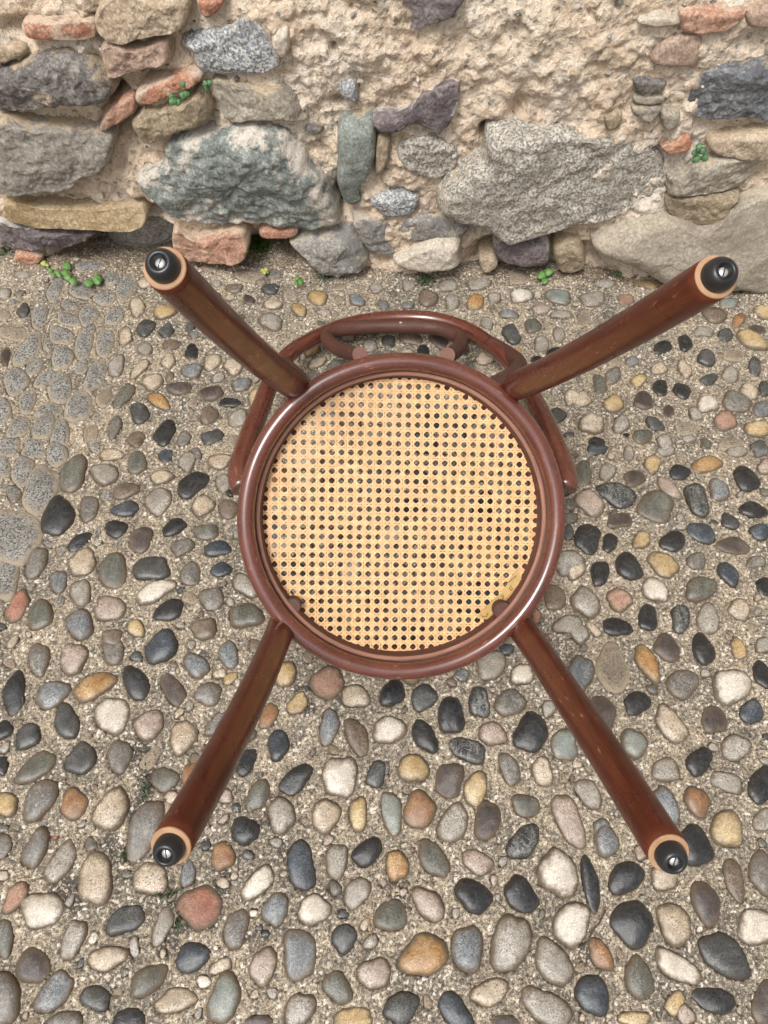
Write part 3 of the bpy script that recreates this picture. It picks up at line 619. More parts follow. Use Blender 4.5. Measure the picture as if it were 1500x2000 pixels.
D = .015*fbm(P3*5+2, 3)+.009*fbm(P3*16+7, 3)+.0075*v1*np.clip(1.1-w1, 0, 1)+.0030*(v2+.2)*np.clip(.85-w2, 0, 1)*2-.0020*np.clip(w2-.55, 0, 1)*3+.0022*(v3+.3)*np.clip(.7-w3, 0, 1)*1.5+.0065*rid(P3*24+5, 4)*np.clip(.5+fbm(P3*8+40, 2)*1.5, 0, 1)+.0055*fbm(P3*60+1, 4, .6)+.002*fbm(P3*200+8, 2) - .011
D -= .035*np.clip((S-.86)/.05, 0, 1)*np.clip((1.20-S)/.08, 0, 1)*np.clip((.085+.02*fbm(P3*14, 2)-Zw)/.03, 0, 1)
# hollowed foot of the wall where stones overhang
_fs = np.clip((S-.10)/.06, 0, 1)*np.clip((.62-S)/.08, 0, 1); D -= .085*_fs*np.clip((.070+.02*fbm(P3*14, 2)-Zw)/.03, 0, 1)
for (px, py, a, b, dep) in [(668, 395, 16, 34, .07), (290, 430, 34, 22, .05), (545, 475, 40, 18, .06), (232, 250, 22, 26, .05), (15, 500, 26, 22, .06), (188, 62, 10, 20, .05), (955, 262, 16, 14, .05),
                            (230, 190, 26, 22, .04), (30, 60, 26, 18, .03), (650, 98, 6, 9, .03), (738, 320, 8, 40, .03), (1050, 470, 60, 20, .04), (880, 450, 40, 14, .04), (1450, 395, 26, 8, .04),
                            (200, 470, 60, 20, .06), (290, 160, 40, 14, .025), (660, 205, 16, 9, .03), (1010, 215, 14, 26, .025), (1280, 320, 14, 26, .02), (450, 470, 50, 10, .03)]:
    s0, z0 = wpt(px, py); s1, _ = wpt(px+a, py); _, z1 = wpt(px, py-b)
    D -= dep*np.exp(-(((S-s0)/(s1-s0))**2+((Zw-z0)/(z1-z0))**2)*.9)
D *= np.clip(1-(np.abs(S-SLEN/2)-SLEN/2-.5)*.8, .4, 1)
ns, nz_ = len(ws), len(wz); idx = np.arange(ns*nz_).reshape(ns, nz_)
V = wxyz(S, Zw, D).reshape(-1, 3)
Fq = np.stack([idx[:-1, :-1], idx[1:, :-1], idx[1:, 1:], idx[:-1, 1:]], -1).reshape(-1, 4)
# back and top of the wall
bk = [wxyz(np.array(s), np.array(z), np.array(-.45)) for s, z in ((ws[0], wz[0]), (ws[-1], wz[0]), (ws[-1], wz[-1]), (ws[0], wz[-1]))]
n0 = len(V); V = np.vstack([V, bk])
Fq = np.vstack([Fq, [[n0, n0+3, n0+2, n0+1], [idx[0, -1], idx[-1, -1], n0+2, n0+3], [idx[0, 0], idx[0, -1], n0+3, n0], [idx[-1, -1], idx[-1, 0], n0+1, n0+2]]])
wall = empty('rubble_wall', (float(W0[0]), float(W0[1]), 0))
tag(wall, 'old rubble wall of stones and bricks in crumbling sandy mortar', 'wall')
link('mortar', mesh_from('mortar', V-W0, Fq), WMORT, wall)

def wrock(name, base, **k):
    k.setdefault('fine', 230); k.setdefault('pits', .55 if 'plaster' not in name else .25); return rock(name, base, **k)
RM = {
 'brick': wrock('brick_red', (.47, .225, .135), alt=(.60, .36, .25), dark=(.30, .13, .08), smear=.45, smear_col=(.60, .48, .37), rough=(.8, .95), bump=.7, s1=30),
 'pinkbrick': wrock('brick_pink', (.54, .31, .21), alt=(.64, .44, .33), dark=(.36, .19, .13), smear=.35, smear_col=(.58, .45, .33), rough=(.8, .95), bump=.8, s1=30),
 'beige': wrock('stone_beige', (.50, .39, .275), alt=(.60, .50, .38), dark=(.34, .26, .18), smear=.4, rough=(.8, .95), bump=.8, s1=18),
 'brown': wrock('stone_brown', (.36, .285, .19), alt=(.47, .39, .28), dark=(.22, .17, .11), smear=.25, rough=(.75, .95), bump=.7, s1=18),
 'dark': wrock('stone_dark', (.20, .18, .165), alt=(.34, .315, .285), dark=(.11, .10, .092), smear=.35, rough=(.75, .95), bump=.9, s1=22),
 'grey': wrock('stone_grey', (.34, .305, .26), alt=(.44, .405, .35), dark=(.22, .195, .165), smear=.2, rough=(.75, .9), bump=.6, s1=12),
 'greyb': wrock('stone_greybeige', (.42, .37, .29), alt=(.50, .455, .37), dark=(.27, .235, .19), smear=.2, rough=(.75, .9), bump=.6, s1=40, band=True),
 'granite': wrock('stone_granite', (.54, .50, .425), alt=(.68, .645, .57), dark=(.39, .35, .285), speck=.5, spk_col=(.20, .185, .16), spk_scale=260, smear=.2, rough=(.8, .95), bump=1.0, s1=25),
 'granitel': wrock('stone_granite_light', (.58, .575, .55), alt=(.72, .71, .69), dark=(.40, .395, .385), speck=.6, spk_col=(.19, .20, .22), spk_scale=260, smear=.15, rough=(.8, .95), bump=1.0),
 'green': wrock('stone_green', (.25, .275, .25), alt=(.41, .43, .395), dark=(.14, .16, .145), smear=.54, smear_col=(.66, .585, .50), rough=(.7, .9), bump=.9, s1=16),
 'greenp': wrock('stone_green_plain', (.26, .285, .25), alt=(.36, .385, .345), dark=(.16, .18, .155), smear=.08, rough=(.6, .8), bump=.5, s1=16),
 'purple': wrock('stone_purple', (.19, .155, .155), alt=(.29, .245, .24), dark=(.10, .082, .085), smear=.16, smear_col=(.6, .55, .5), rough=(.65, .85), bump=.7, s1=20),
 'ochre': wrock('stone_ochre', (.46, .345, .195), alt=(.56, .45, .30), dark=(.32, .22, .11), smear=.3, rough=(.8, .95), bump=.7, s1=18),
 'slate': wrock('stone_slate', (.21, .215, .225), alt=(.36, .365, .37), dark=(.10, .105, .115), smear=.2, rough=(.55, .8), bump=.8, s1=22),
 'white': wrock('stone_white', (.62, .55, .45), alt=(.70, .645, .55), dark=(.48, .40, .31), smear=.1, rough=(.75, .9), bump=.6, s1=16),
 'pinkish': wrock('stone_pinkish', (.44, .315, .24), alt=(.53, .405, .32), dark=(.30, .20, .15), smear=.25, rough=(.75, .95), bump=.5, s1=18),
 'plaster': wrock('stone_plaster', (.40, .35, .275), alt=(.47, .42, .345), dark=(.29, .245, .19), smear=.15, smear_col=(.5, .43, .33), rough=(.8, .95), bump=.55, s1=9),
 'basegrey': wrock('stone_basegrey', (.33, .31, .28), alt=(.46, .43, .385), dark=(.2, .19, .175), smear=.3, smear_col=(.48, .42, .33), speck=.3, spk_col=(.18, .17, .16), spk_scale=400, rough=(.8, .95), bump=.8, s1=14),
}
# name, material, front (m proud of the mortar face), squareness, roughness, outline in photograph pixels
WS = [
('brick','brick',.020,7,.05,[(45,42),(110,40),(178,45),(182,74),(120,76),(50,70)]),
('stone','beige',.030,4,.10,[(180,25),(230,-12),(360,-10),(370,35),(355,60),(290,72),(225,85),(195,70)]),
('stone','pinkish',.028,4,.14,[(192,98),(215,87),(270,88),(330,75),(335,120),(290,130),(220,152),(205,130)]),
('stone','dark',.036,3,.12,[(-20,150),(30,125),(80,108),(140,108),(185,125),(215,155),(222,185),(190,200),(120,205),(60,212),(-20,218)]),
('stone','granitel',.020,3.5,.08,[(352,85),(400,60),(450,50),(490,35),(520,65),(548,115),(525,145),(430,150),(385,140),(370,110)]),
('brick','brick',.024,5,.10,[(265,180),(330,148),(390,137),(398,155),(345,175),(275,205)]),
('brick','pinkbrick',.024,5,.14,[(203,222),(215,205),(255,187),(270,205),(262,225),(210,250),(190,252)]),
('stone','brown',.036,3.5,.08,[(253,240),(300,212),(360,200),(390,180),(415,210),(412,235),(350,255),(300,278),(275,275)]),
('stone','greyb',.022,4,.08,[(415,158),(480,165),(560,180),(595,225),(590,236),(500,235),(440,240),(418,190)]),
('stone','grey',.042,3.5,.07,[(-20,236),(60,248),(150,250),(215,260),(222,290),(205,335),(160,345),(140,370),(90,377),(-20,378)]),
('stone','green',.050,3.2,.12,[(322,280),(380,260),(440,255),(520,250),(565,265),(600,320),(640,370),(657,420),(650,445),(560,450),(460,445),(360,440),(310,410),(265,370),(270,350),(310,330)]),
('stone','ochre',.030,7,.05,[(5,400),(120,405),(200,410),(275,410),(278,445),(240,450),(150,443),(20,440)]),
('stone','purple',.022,3.5,.10,[(-10,432),(60,450),(180,455),(182,465),(140,485),(80,492),(-10,486)]),
('brick','brick',.012,6,.08,[(30,497),(78,497),(80,512),(32,514)]),
('brick','pinkbrick',.042,6,.10,[(340,448),(380,460),(470,450),(485,480),(480,505),(440,508),(395,510),(345,505)]),
('brick','brick',.014,6,.06,[(510,447),(575,445),(575,460),(512,462)]),
('stone','basegrey',.040,2.8,.12,[(565,475),(620,462),(690,460),(720,520),(690,530),(660,540),(620,530),(580,490)]),
('stone','white',.050,4.5,.08,[(767,507),(800,490),(850,470),(895,468),(900,490),(895,515),(840,525),(800,522)]),
('stone','greenp',.030,2.8,.06,[(660,250),(690,232),(728,235),(735,300),(720,350),(700,370),(705,400),(680,405),(660,375),(656,330)]),
('stone','brown',.018,3,.08,[(737,270),(762,275),(758,320),(742,342),(733,335)]),
('stone','purple',.014,5,.08,[(728,225),(790,218),(835,180),(890,165),(898,190),(880,245),(855,256),(810,243),(770,255),(730,258)]),
('stone','purple',.018,5,.10,[(765,-10),(898,-10),(897,20),(870,38),(835,45),(820,57),(802,55),(800,17)]),
('stone','granitel',.022,3,.10,[(720,390),(765,377),(815,385),(818,405),(800,420),(760,425),(735,412)]),
('stone','granite',.056,5.0,.075,[(945,270),(980,255),(1070,262),(1150,280),(1250,290),(1290,310),(1305,370),(1280,410),(1200,445),(1130,448),(1040,465),(980,473),(940,445),(900,435),(860,405),(870,370),(910,330),(940,300)]),
('stone','greyb',.030,4,.10,[(1305,350),(1330,340),(1400,310),(1480,310),(1485,330),(1450,370),(1380,380),(1310,383)]),
('stone','brown',.034,4,.10,[(1308,387),(1440,380),(1435,400),(1420,430),(1370,437),(1310,420)]),
('stone','slate',.024,4,.10,[(1345,200),(1375,140),(1460,125),(1520,118),(1520,232),(1470,235),(1400,240),(1345,230)]),
('brick','pinkbrick',.026,5,.08,[(1325,25),(1360,17),(1450,18),(1455,30),(1415,60),(1335,62)]),
('stone','white',.018,3,.10,[(1240,45),(1290,25),(1330,35),(1330,45),(1280,50)]),
('stone','pinkish',.014,6,.05,[(1270,125),(1290,85),(1330,66),(1372,67),(1365,125),(1340,130)]),
('stone','beige',.024,4,.08,[(1380,290),(1400,268),(1520,258),(1520,312),(1420,308)]),
('brick','brick',.012,4,.12,[(1290,290),(1345,265),(1350,290),(1310,300)]),
('stone','plaster',.052,3.0,.05,[(1160,480),(1240,445),(1310,428),(1380,442),(1450,404),(1530,398),(1530,562),(1400,562),(1310,557),(1220,515),(1180,500)]),
('brick','brick',.020,4,.08,[(1473,397),(1520,382),(1520,404),(1480,403)]),
('stone','dark',.008,3,.10,[(595,245),(630,250),(628,262),(600,262)]),
('stone','granitel',.008,3,.10,[(660,165),(695,160),(700,200),(670,195)]),
('stone','white',.018,3,.10,[(530,70),(560,55),(568,90),(555,115),(535,100)]),
('stone','dark',.010,4,.14,[(1240,155),(1300,158),(1300,175),(1245,182)]),
('stone','greyb',.008,4,.14,[(1240,188),(1298,186),(1296,202),(1242,204)]),
('stone','grey',.012,4,.14,[(1236,210),(1295,210),(1275,238),(1245,230)]),
('brick','brick',.016,3,.14,[(385,-8),(440,-8),(430,20),(405,38),(388,25)]),
('stone','beige',.018,4,.08,[(-20,85),(45,90),(48,108),(-20,124)]),
('stone','basegrey',.010,3,.10,[(770,432),(840,420),(915,440),(905,466),(830,470),(780,470)]),
('stone','basegrey',.018,3,.12,[(690,430),(760,436),(800,470),(770,496),(715,490)]),
('stone','purple',.014,3,.12,[(968,480),(1060,470),(1075,500),(1060,520),(985,515)]),
('stone','brown',.024,4,.10,[(1084,485),(1135,480),(1142,525),(1090,528)]),
('stone','beige',.020,4,.10,[(935,505),(965,500),(972,520),(945,532)]),
('stone','basegrey',-.050,3,.14,[(215,455),(330,450),(330,495),(225,498)]),
('stone','granite',.011,4,.14,[(775,285),(830,270),(890,300),(885,345),(820,350),(780,320)]),
('stone','brown',.010,3,.10,[(1180,225),(1215,222),(1212,250),(1184,256)]),
('stone','greyb',.012,3,.10,[(1290,215),(1330,220),(1325,250),(1295,255)]),
('brick','pinkish',.020,4,.10,[(1458,22),(1520,5),(1520,50),(1462,54)]),
]
def wall_stone(name, mat, front, sq, ro, poly, seed):
    if front > .012 and mat != 'plaster': front = max(.014, front*(.85 if mat in ('granite', 'slate') else (.72 if min(p[0] for p in poly) > 590 else .88)))
    big = max(p[0] for p in poly)-min(p[0] for p in poly)
    n = 170 if big > 160 else (110 if big > 90 else 60); K = 34 if big > 160 else (20 if big > 90 else 11)
    q = np.array([wpt(x, y, front*.45) for x, y in poly]); c = q.mean(0)
    o = resample(catmull(q, 6, True), n, True)
    L = np.sqrt(np.ptp(o[:, 0])*np.ptp(o[:, 1])); off = np.array((seed*3.7, seed*1.9, 0))
    nn = fbm(np.c_[o*24, o[:, :1]*0]+off, 4, .65); o = c+(o-c)*(1+.10*nn)[:, None]
    r_ = random.Random(seed*13+1)
    V = []
    rows = [(1.0, -.05)]+[(s, None) for s in np.linspace(1, 0, K+1)[:-1]**.8]
    lo = min(-.014, front-.03)
    for s, d in rows:
        for i in range(n):
            p = c+(o[i]-c)*s
            dd = d if d is not None else lo+(front-lo)*(max(0, 1-s**(sq*1.5)))**(1/2.6)
            V.append((p[0], p[1], dd))
    V.append((c[0], c[1], front)); V = np.array(V)
    G = np.c_[V[:, :2], V[:, 2]*.6]
    am = ro*min(L, .16)
    # split faces: the lowest of a few tilted planes
    ex = np.ptp(o, axis=0)/2; pl = np.full(len(V), 9.0)
    for _k in range(5 if big > 90 else 3):
        cc = c+ex*np.array((r_.uniform(-.8, .8), r_.uniform(-.8, .8))); ta, tm = r_.uniform(0, 6.28), r_.uniform(.05, .30)
        pl = np.minimum(pl, front+.004+tm*((V[:, 0]-cc[0])*math.cos(ta)+(V[:, 1]-cc[1])*math.sin(ta)))
    top = V[:, 2] > lo+.004; V[:, 2] = np.where(top, np.maximum(np.minimum(V[:, 2], pl), lo+.004), V[:, 2])
    dz = .0035*ro*10*(np.clip(.8-worley(V[:, 0]*55+seed, V[:, 1]*55, seed)[0], 0, 1)-.35)*min(1, L/.05)
    dz = dz + am*(.55*fbm(G*9+off, 3)+.50*fbm(G*30+off+3, 3)+.30*fbm(G*85+off, 3, .65))
    V[n:, 2] += dz[n:]
    V[:, 0] += .25*am*fbm(G*34+off+9, 2); V[:, 1] += .25*am*fbm(G*34+off+19, 2)
    F = []; J = len(rows); m = len(V)
    for j in range(J-1):
        for i in range(n):
            i2 = (i+1) % n; F.append((j*n+i, j*n+i2, (j+1)*n+i2, (j+1)*n+i))
    for i in range(n): F.append(((J-1)*n+i, (J-1)*n+(i+1) % n, m-1))
    ctr = wxyz(c[0], c[1], 0.0)
    Vw = wxyz(V[:, 0], V[:, 1], V[:, 2])-ctr
    me = mesh_from(name, Vw, F); at = me.attributes.new('edge', 'FLOAT', 'POINT')
    ed = np.concatenate([np.full(n, s) for s, _ in rows]+[np.zeros(1)]); at.data.foreach_set('value', ((.05 if mat in ('green', 'granite') else .16)*np.clip((ed-.72)/.28, 0, 1)**1.5).astype(np.float32))
    return link(name, me, RM[mat], wall, tuple(ctr-W0))
for i, (nm, mt, fr, sq, ro, poly) in enumerate(WS): wall_stone(nm, mt, fr, sq, ro, poly, i+1)

spots = []
for _ in range(420):
    px, py = rng.uniform(0, 1500), rng.uniform(0, 470); s_, z_ = wpt(px, py); i_, j_ = np.searchsorted(ws, s_), np.searchsorted(wz, z_)
    if 0 < i_ < len(ws)-1 and 0 < j_ < len(wz)-1:
        p_ = wxyz(s_, z_, D[i_, j_])-W0; spots.append((p_, rng.choice((.0015, .002, .0028, .004, .006)), rng.randrange(4)))
ag = crumb_mesh('mortar_pebbles', spots, [RM['white'], RM['grey'], RM['beige'], RM['dark']], wall); ag['kind'] = 'stuff'

# ------------------------------------------------------------------ upturned bentwood chair: rests on the front of its seat and the top of its back hoop
AL, BE = math.radians(6.0), math.radians(3.0); DS = .950
Bv = -Fv
SN = math.sin(BE)*Rv - math.sin(AL)*Uv + math.cos(AL)*Bv; SN /= np.linalg.norm(SN)      # underside of the seat faces this way
SX = Rv-SN*(Rv@SN); SX /= np.linalg.norm(SX)
_r = math.radians(-1.0); SX = math.cos(_r)*SX+math.sin(_r)*np.cross(SN, SX)
SY = np.cross(SN, SX)
SC = pt(787, 1015, DS)
base = gpt(787, 1300)
chair = empty('bentwood_chair', (base[0], base[1], 0.0)); CO = np.array((base[0], base[1], 0.0))
tag(chair, 'upturned brown bentwood chair with round cane seat lying on the cobbles', 'chair')

rt, rc = .0110, .1995
lathe('seat_ring', [(rc+rt*math.cos(a)*1.0, rt*math.sin(a)*.95) for a in np.linspace(0, 2*math.pi, 25)[:-1]], WOOD_RING, chair, CO, SC, SX, SY, SN, 128, True)
fr = lathe('seat_frame', [(.2108, -.010), (.2118, -.020), (.2110, -.032), (.206, -.0420), (.190, -.0440), (.1770, -.0430), (.1765, -.0320), (.1812, -.0312), (.1822, -.0125), (.1826, -.0108), (.1885, -.0102), (.1905, -.0060), (.200, -.005), (.208, -.007)], WOOD_MATT, chair, CO, SC, SX, SY, SN, 128, True)
lathe('seat_lip', [(.1828, -.0103), (.1880, -.0095), (.1888, -.0110), (.1830, -.0112)], LIP, fr, CO, SC, SX, SY, SN, 128, True)

# cane webbing: double strands both ways and single diagonals, octagonal holes between
PITCH = .01235; RC = .1822; ZC = -.0305
CV, CF = [], []
def strand(x0, y0, dx, dy, w, z, ph):
    b = x0*dx+y0*dy; disc = b*b-(x0*x0+y0*y0-RC*RC)
    if disc <= 0: return
    t0, t1 = -b-math.sqrt(disc), -b+math.sqrt(disc)
    n = max(2, int((t1-t0)/.012)); n0 = len(CV)
    for i in range(n+1):
        t = t0+(t1-t0)*i/n; x, y = x0+dx*t, y0+dy*t
        wob = .00014*math.sin(x*611+y*437+ph)
        sag = -.0025*(1-(x*x+y*y)/RC**2)
        for s, e in ((-1, -.00012), (0, .00012), (1, -.00012)):
            p = SC+(x-dy*(s*w/2+wob))*SX+(y+dx*(s*w/2+wob))*SY+(ZC+z+e+sag)*SN
            CV.append(p-CO)
    for i in range(n):
        for s in (0, 1):
            a = n0+i*3+s; CF.append((a, a+3, a+4, a+1))
ga = math.radians(-.2)
ux, uy, wx, wy = 1.0, 0.0, 0.0, 1.0
K = int(RC/PITCH)+2; off = .0013; ox, oy = .0008, .0036
for k in range(-K, K+1):
    for s in (-1, 1):
        q = k*PITCH+ox+s*off; strand(q, 0, wx, wy, .0021, .0000, k*1.7+s)
        q = k*PITCH+oy+s*off; strand(0, q, ux, uy, .0021, .00035, k*2.3+s+1)
for k in range(-2*K, 2*K+1):
    c = (k+.5)*PITCH
    strand(ox+c, oy, .7071, .7071, .0016, .0007, k); strand(ox+c, oy, -.7071, .7071, .0016, .00105, k+9)
o = link('cane_webbing', mesh_from('cane_webbing', CV, CF, True), CANE, chair); o['kind'] = 'stuff'

# legs
def path(pts, n=8): return catmull(np.array([pt(x, y, d) for x, y, d in pts]), n)
LEGS = [  # root, tip, bow at mid length in pixels
 ((581, 757, .955), (322, 524, .503), (-4, 7), True),
 ((1001, 757, .955), (1398, 541, .500), (2, 10), True),
 ((556, 1207, 1.010), (334, 1652, .533), (10, 4), False),
 ((1012, 1216, 1.010), (1306, 1666, .535), (2, -2), False),
]
r0, r1 = .0185, .0155
for p0, p1, bow, rear in LEGS:
    A_, B_ = pt(*p0), pt(*p1); L = np.linspace(0, 1, 44); P = A_+(B_-A_)*L[:, None]
    dm = (p0[2]+p1[2])/2/FPX; P += (4*L*(1-L))[:, None]*(bow[0]*dm*Rv-bow[1]*dm*Uv)
    rad = r0+(r1-r0)*L; rad[-1] -= .0008; rad[-2] -= .0001
    leg = tube('leg', P, rad, WOOD, chair, CO, 28, round_end=(.016 if rear else 0, 0))
    T = P[-1]-P[-2]; T /= np.linalg.norm(T); a = np.cross(T, Rv); a /= np.linalg.norm(a); b = np.cross(T, a); tip = P[-1]
    lathe('end_grain', [(.0002, .0009), (.0142, .0009), (.0148, .0003), (.0149, -.0006)], ENDG, leg, CO, tip, a, b, T, 40, smooth=False)
    g_ = rng.uniform(.94, 1.0)
    lathe('glide', [(g_*.0116, .0006), (g_*.0117, .004), (g_*.0112, .0078), (g_*.0098, .0106), (.0082, .0121), (.0066, .0126), (.0055, .0122), (.0048, .0108), (.0045, .0080), (.0002, .0080)], RUBBER, leg, CO, tip, a, b, T, 40)
    sc = lathe('screw', [(.0034, .0078), (.0034, .0088), (.0029, .0095), (.0002, .0098)], STEEL, leg, CO, tip, a, b, T, 24)
    # slot across the screw head
    q = rng.uniform(-.3, .3); d1 = math.cos(q)*Uv+math.sin(q)*Rv; d1 -= T*(d1@T); d1 /= np.linalg.norm(d1); d2 = np.cross(T, d1)
    sv = [tip+T*(.00965+.0003*z)+d1*.0034*x+d2*.0004*y-CO for z in (0, 1) for x, y in ((-1, -1), (1, -1), (1, 1), (-1, 1))]
    sf = [(4, 5, 6, 7), (0, 1, 5, 4), (1, 2, 6, 5), (2, 3, 7, 6), (3, 0, 4, 7)]
    link('screw_slot', mesh_from('screw_slot', sv, sf, False), RUBBER, leg)
# back hoop, cut at both ends beside the seat
hp = [(476, 955, 1.020), (468, 922, 1.032), (486, 858, 1.075), (510, 795, 1.125), (530, 742, 1.170), (556, 700, 1.213), (600, 668, 1.250), (660, 640, 1.287), (725, 625, 1.308), (790, 620, 1.313),
      (855, 625, 1.306), (915, 645, 1.285), (962, 677, 1.252), (1003, 716, 1.205), (1040, 776, 1.145), (1070, 838, 1.090), (1095, 900, 1.045), (1104, 935, 1.025), (1102, 955, 1.020)]
HP = resample(path(hp), 140)
hoop = tube('back_hoop', HP, .0172-.0045*np.sin(np.linspace(0, math.pi, 140))**.8, WOOD_RING, chair, CO, 24)
# inner loop screwed to the hoop, ends sawn off
ip = [(703, 692, 1.115), (690, 691, 1.150), (662, 682, 1.20), (640, 664, 1.235), (645, 650, 1.255), (675, 642, 1.268), (725, 638, 1.276), (783, 637, 1.278), (845, 640, 1.272), (880, 649, 1.258), (899, 662, 1.24), (896, 680, 1.20), (882, 691, 1.15), (874, 694, 1.115)]
IP = resample(path(ip), 110)
inner = tube('inner_loop', IP, .0118, WOOD_MATT, chair, CO, 22)
for e in (0, -1):
    T = (IP[0]-IP[1]) if e == 0 else (IP[-1]-IP[-2]); T /= np.linalg.norm(T); a = np.cross(T, Rv+.3*Uv); a /= np.linalg.norm(a); b = np.cross(T, a)
    lathe('sawn_end', [(.0002, .0006), (.0116, .0006), (.0117, -.0003)], SAWN, inner, CO, IP[e], a, b, T, 30, smooth=False)
for (x, y) in ((740, 630), (783, 627)):
    d_ = 1.279-.0112; c = pt(x, y+5, d_); n = (Cv-c); n /= np.linalg.norm(n); a = np.cross(n, Uv); a /= np.linalg.norm(a); b = np.cross(n, a)
    lathe('screw', [(.0036, -.002), (.0036, .0004), (.0028, .0010), (.0002, .0013)], BRASS, inner, CO, c, a, b, n, 20)
# uprights that join the rear legs to the hoop
for pts in ([(990, 766, .962), (972, 752, 1.010), (1000, 735, 1.09), (1013, 712, 1.17), (992, 692, 1.228), (955, 671, 1.258)], [(602, 774, .968), (590, 752, 1.010), (566, 725, 1.09), (548, 712, 1.15), (542, 716, 1.195)]):
    P = resample(path(pts), 30); tube('upright', P, .0135, WOOD_MATT, chair, CO, 20)

# torn paper label stuck inside the frame, with its faded marks
def seat_at(x, y, z):                # photograph pixel -> point on the plane z above the ring centre plane
    r = ray(x, y); t = ((SC+SN*z-Cv)@SN)/(r@SN); return Cv+t*r
for (x, y, r) in ((982, 1193, .0122), (571, 1184, .0110)):
    lathe('peg', [(.0002, .0022), (r*.92, .0020), (r, .001), (r, -.02)], WOOD_MATT, chair, CO, seat_at(x, y, -.0125), SX, SY, SN, 36, smooth=False)
lp = [(1012, 1120), (1026, 1137), (1003, 1168), (985, 1186), (971, 1205), (956, 1215), (937, 1213), (944, 1201), (960, 1184), (985, 1162)]
Vt = [seat_at(x-5, y-5, ZC+.0031+.0022*math.sin(i*1.3)) for i, (x, y) in enumerate(lp)]; nL = len(Vt)
Vb = [v-SN*.0005 for v in Vt]
Fl = [tuple(range(nL-1, -1, -1)), tuple(nL+i for i in range(nL))]+[(i, (i+1) % nL, nL+(i+1) % nL, nL+i) for i in range(nL)]
lab = link('paper_label', mesh_from('paper_label', np.array(Vt+Vb)-CO, Fl, False), PAPER, chair); lab['label'] = 'torn yellowed paper label with faded marks'
marks = [[(1001, 1148), (1006, 1155)], [(1006, 1155), (1002, 1159), (999, 1152)], [(998, 1142), (1014, 1129)],
         [(983, 1171), (986, 1167), (989, 1171), (985, 1175), (981, 1176)], [(976, 1178), (979, 1174), (981, 1179)], [(971, 1183), (974, 1180), (976, 1185), (972, 1187)], [(987, 1176), (990, 1173)],
         [(945, 1207), (947, 1210), (956, 1209), (957, 1203)]]
for mk in marks:
    P = resample(np.array([seat_at(x-5, y-5, ZC+.0056) for x, y in mk]), 8)
    tube('ink_mark', P, .00042, INK, lab, CO, 6)

# ------------------------------------------------------------------ small plants
def leaf_mesh(r, notch):
    n = 16; V = [(0, 0, .12*r)]; F = []
    for j, s in enumerate((.55, 1.0)):
        for i in range(n):
            w = 2*math.pi*i/n; q = r*s*(1-notch*math.exp(-((abs(w-math.pi))/.38)**2)*(s))*(1+.05*math.cos(3*w))
            V.append((q*math.cos(w), .9*q*math.sin(w), (.10*r if j == 0 else -.06*r)+.04*r*math.cos(2*w)))
    for i in range(n):
        i2 = (i+1) % n; F.append((0, 1+i, 1+i2)); F.append((1+i, 1+n+i, 1+n+i2, 1+i2))
    V2 = [(x, y, z-.0004) for x, y, z in V]; m = len(V)
    F2 = [tuple(m+k for k in reversed(f)) for f in F]+[(1+n+i, m+1+n+i, m+1+n+(i+1) % n, 1+n+(i+1) % n) for i in range(n)]
    return V+V2, F+F2
def plant(label, root, leaves, mat, wallp=None, notch=.45, name='weed', wd=.03):
    P0 = gpt(*root) if wallp is None else wxyz(*[np.array(v) for v in wpt(*root, wallp)], np.array(wallp))
    e = empty(name, tuple(P0)); tag(e, label, 'weed', 'weeds in the wall and along its foot')
    up = np.array((0, 0, 1.0)) if wallp is None else (NW3*.75+np.array((0, 0, .66)))
    for (x, y, rp) in leaves:
        if wallp is None:
            P = gpt(x, y, .012+rng.uniform(0, .006))
        else:
            dd = wallp+.014+rng.uniform(0, .008); P = wxyz(*[np.array(v) for v in wpt(x, y, dd)], np.array(dd))
        dep = (P-Cv)@Fv; r = rp*dep/FPX
        V, F = leaf_mesh(r, notch)
        n = up*.8+(Cv-P)/np.linalg.norm(Cv-P)*.8+np.array([rng.uniform(-.25, .25) for _ in range(3)]); n /= np.linalg.norm(n)
        d = P-P0; d = d-n*(d@n); d = d/np.linalg.norm(d) if np.linalg.norm(d) > 1e-5 else np.cross(n, Rv); b = np.cross(n, d)
        Vw = [P+v[0]*d+v[1]*b+v[2]*n-P0 for v in V]
        lo = link('leaf', mesh_from('leaf', Vw, F), mat, e)
        Q = P-.45*r*d; mid = (P0+Q)/2+up*.003
        tube('stem', resample(catmull(np.array([P0-up*.004, mid, Q]), 4), 7), .0006, STEM, lo, P0, 6)
    return e
plant('bright green round-leaved weed climbing at the left wall foot', (127, 537), [(131, 520, 9), (126, 532, 8), (132, 541, 8), (143, 548, 9)], LEAF[0])
plant('pale green small weed beside broken red brick', (106, 530), [(98, 528, 5), (104, 535, 5), (112, 531, 6), (115, 537, 5)], LEAF[0])
plant('two-leaved yellow-green weed over speckled cobbles', (181, 545), [(174, 552, 9), (190, 543, 10), (190, 550, 7)], LEAF[0])
plant('dark green clover weed below tilted red brick', (352, 190), [(357, 165, 6), (364, 183, 7), (357, 187, 8), (338, 196, 9), (347, 199, 7), (335, 188, 6)], LEAF[1], wallp=.03)
plant('deep green weed tuft under speckled granite stone', (404, 164), [(400, 163, 6), (409, 162, 6), (404, 171, 6)], LEAF[1], wallp=.02)
plant('green weed growing from wall above layered stone', (1365, 296), [(1366, 286, 7), (1358, 298, 7), (1371, 294, 8), (1362, 309, 8), (1376, 308, 8), (1356, 312, 6)], LEAF[1], wallp=.03)
plant('three-leaved green weed beside large plastered boulder', (1065, 540), [(1058, 537, 9), (1071, 531, 9), (1064, 548, 7)], LEAF[0], notch=.1)
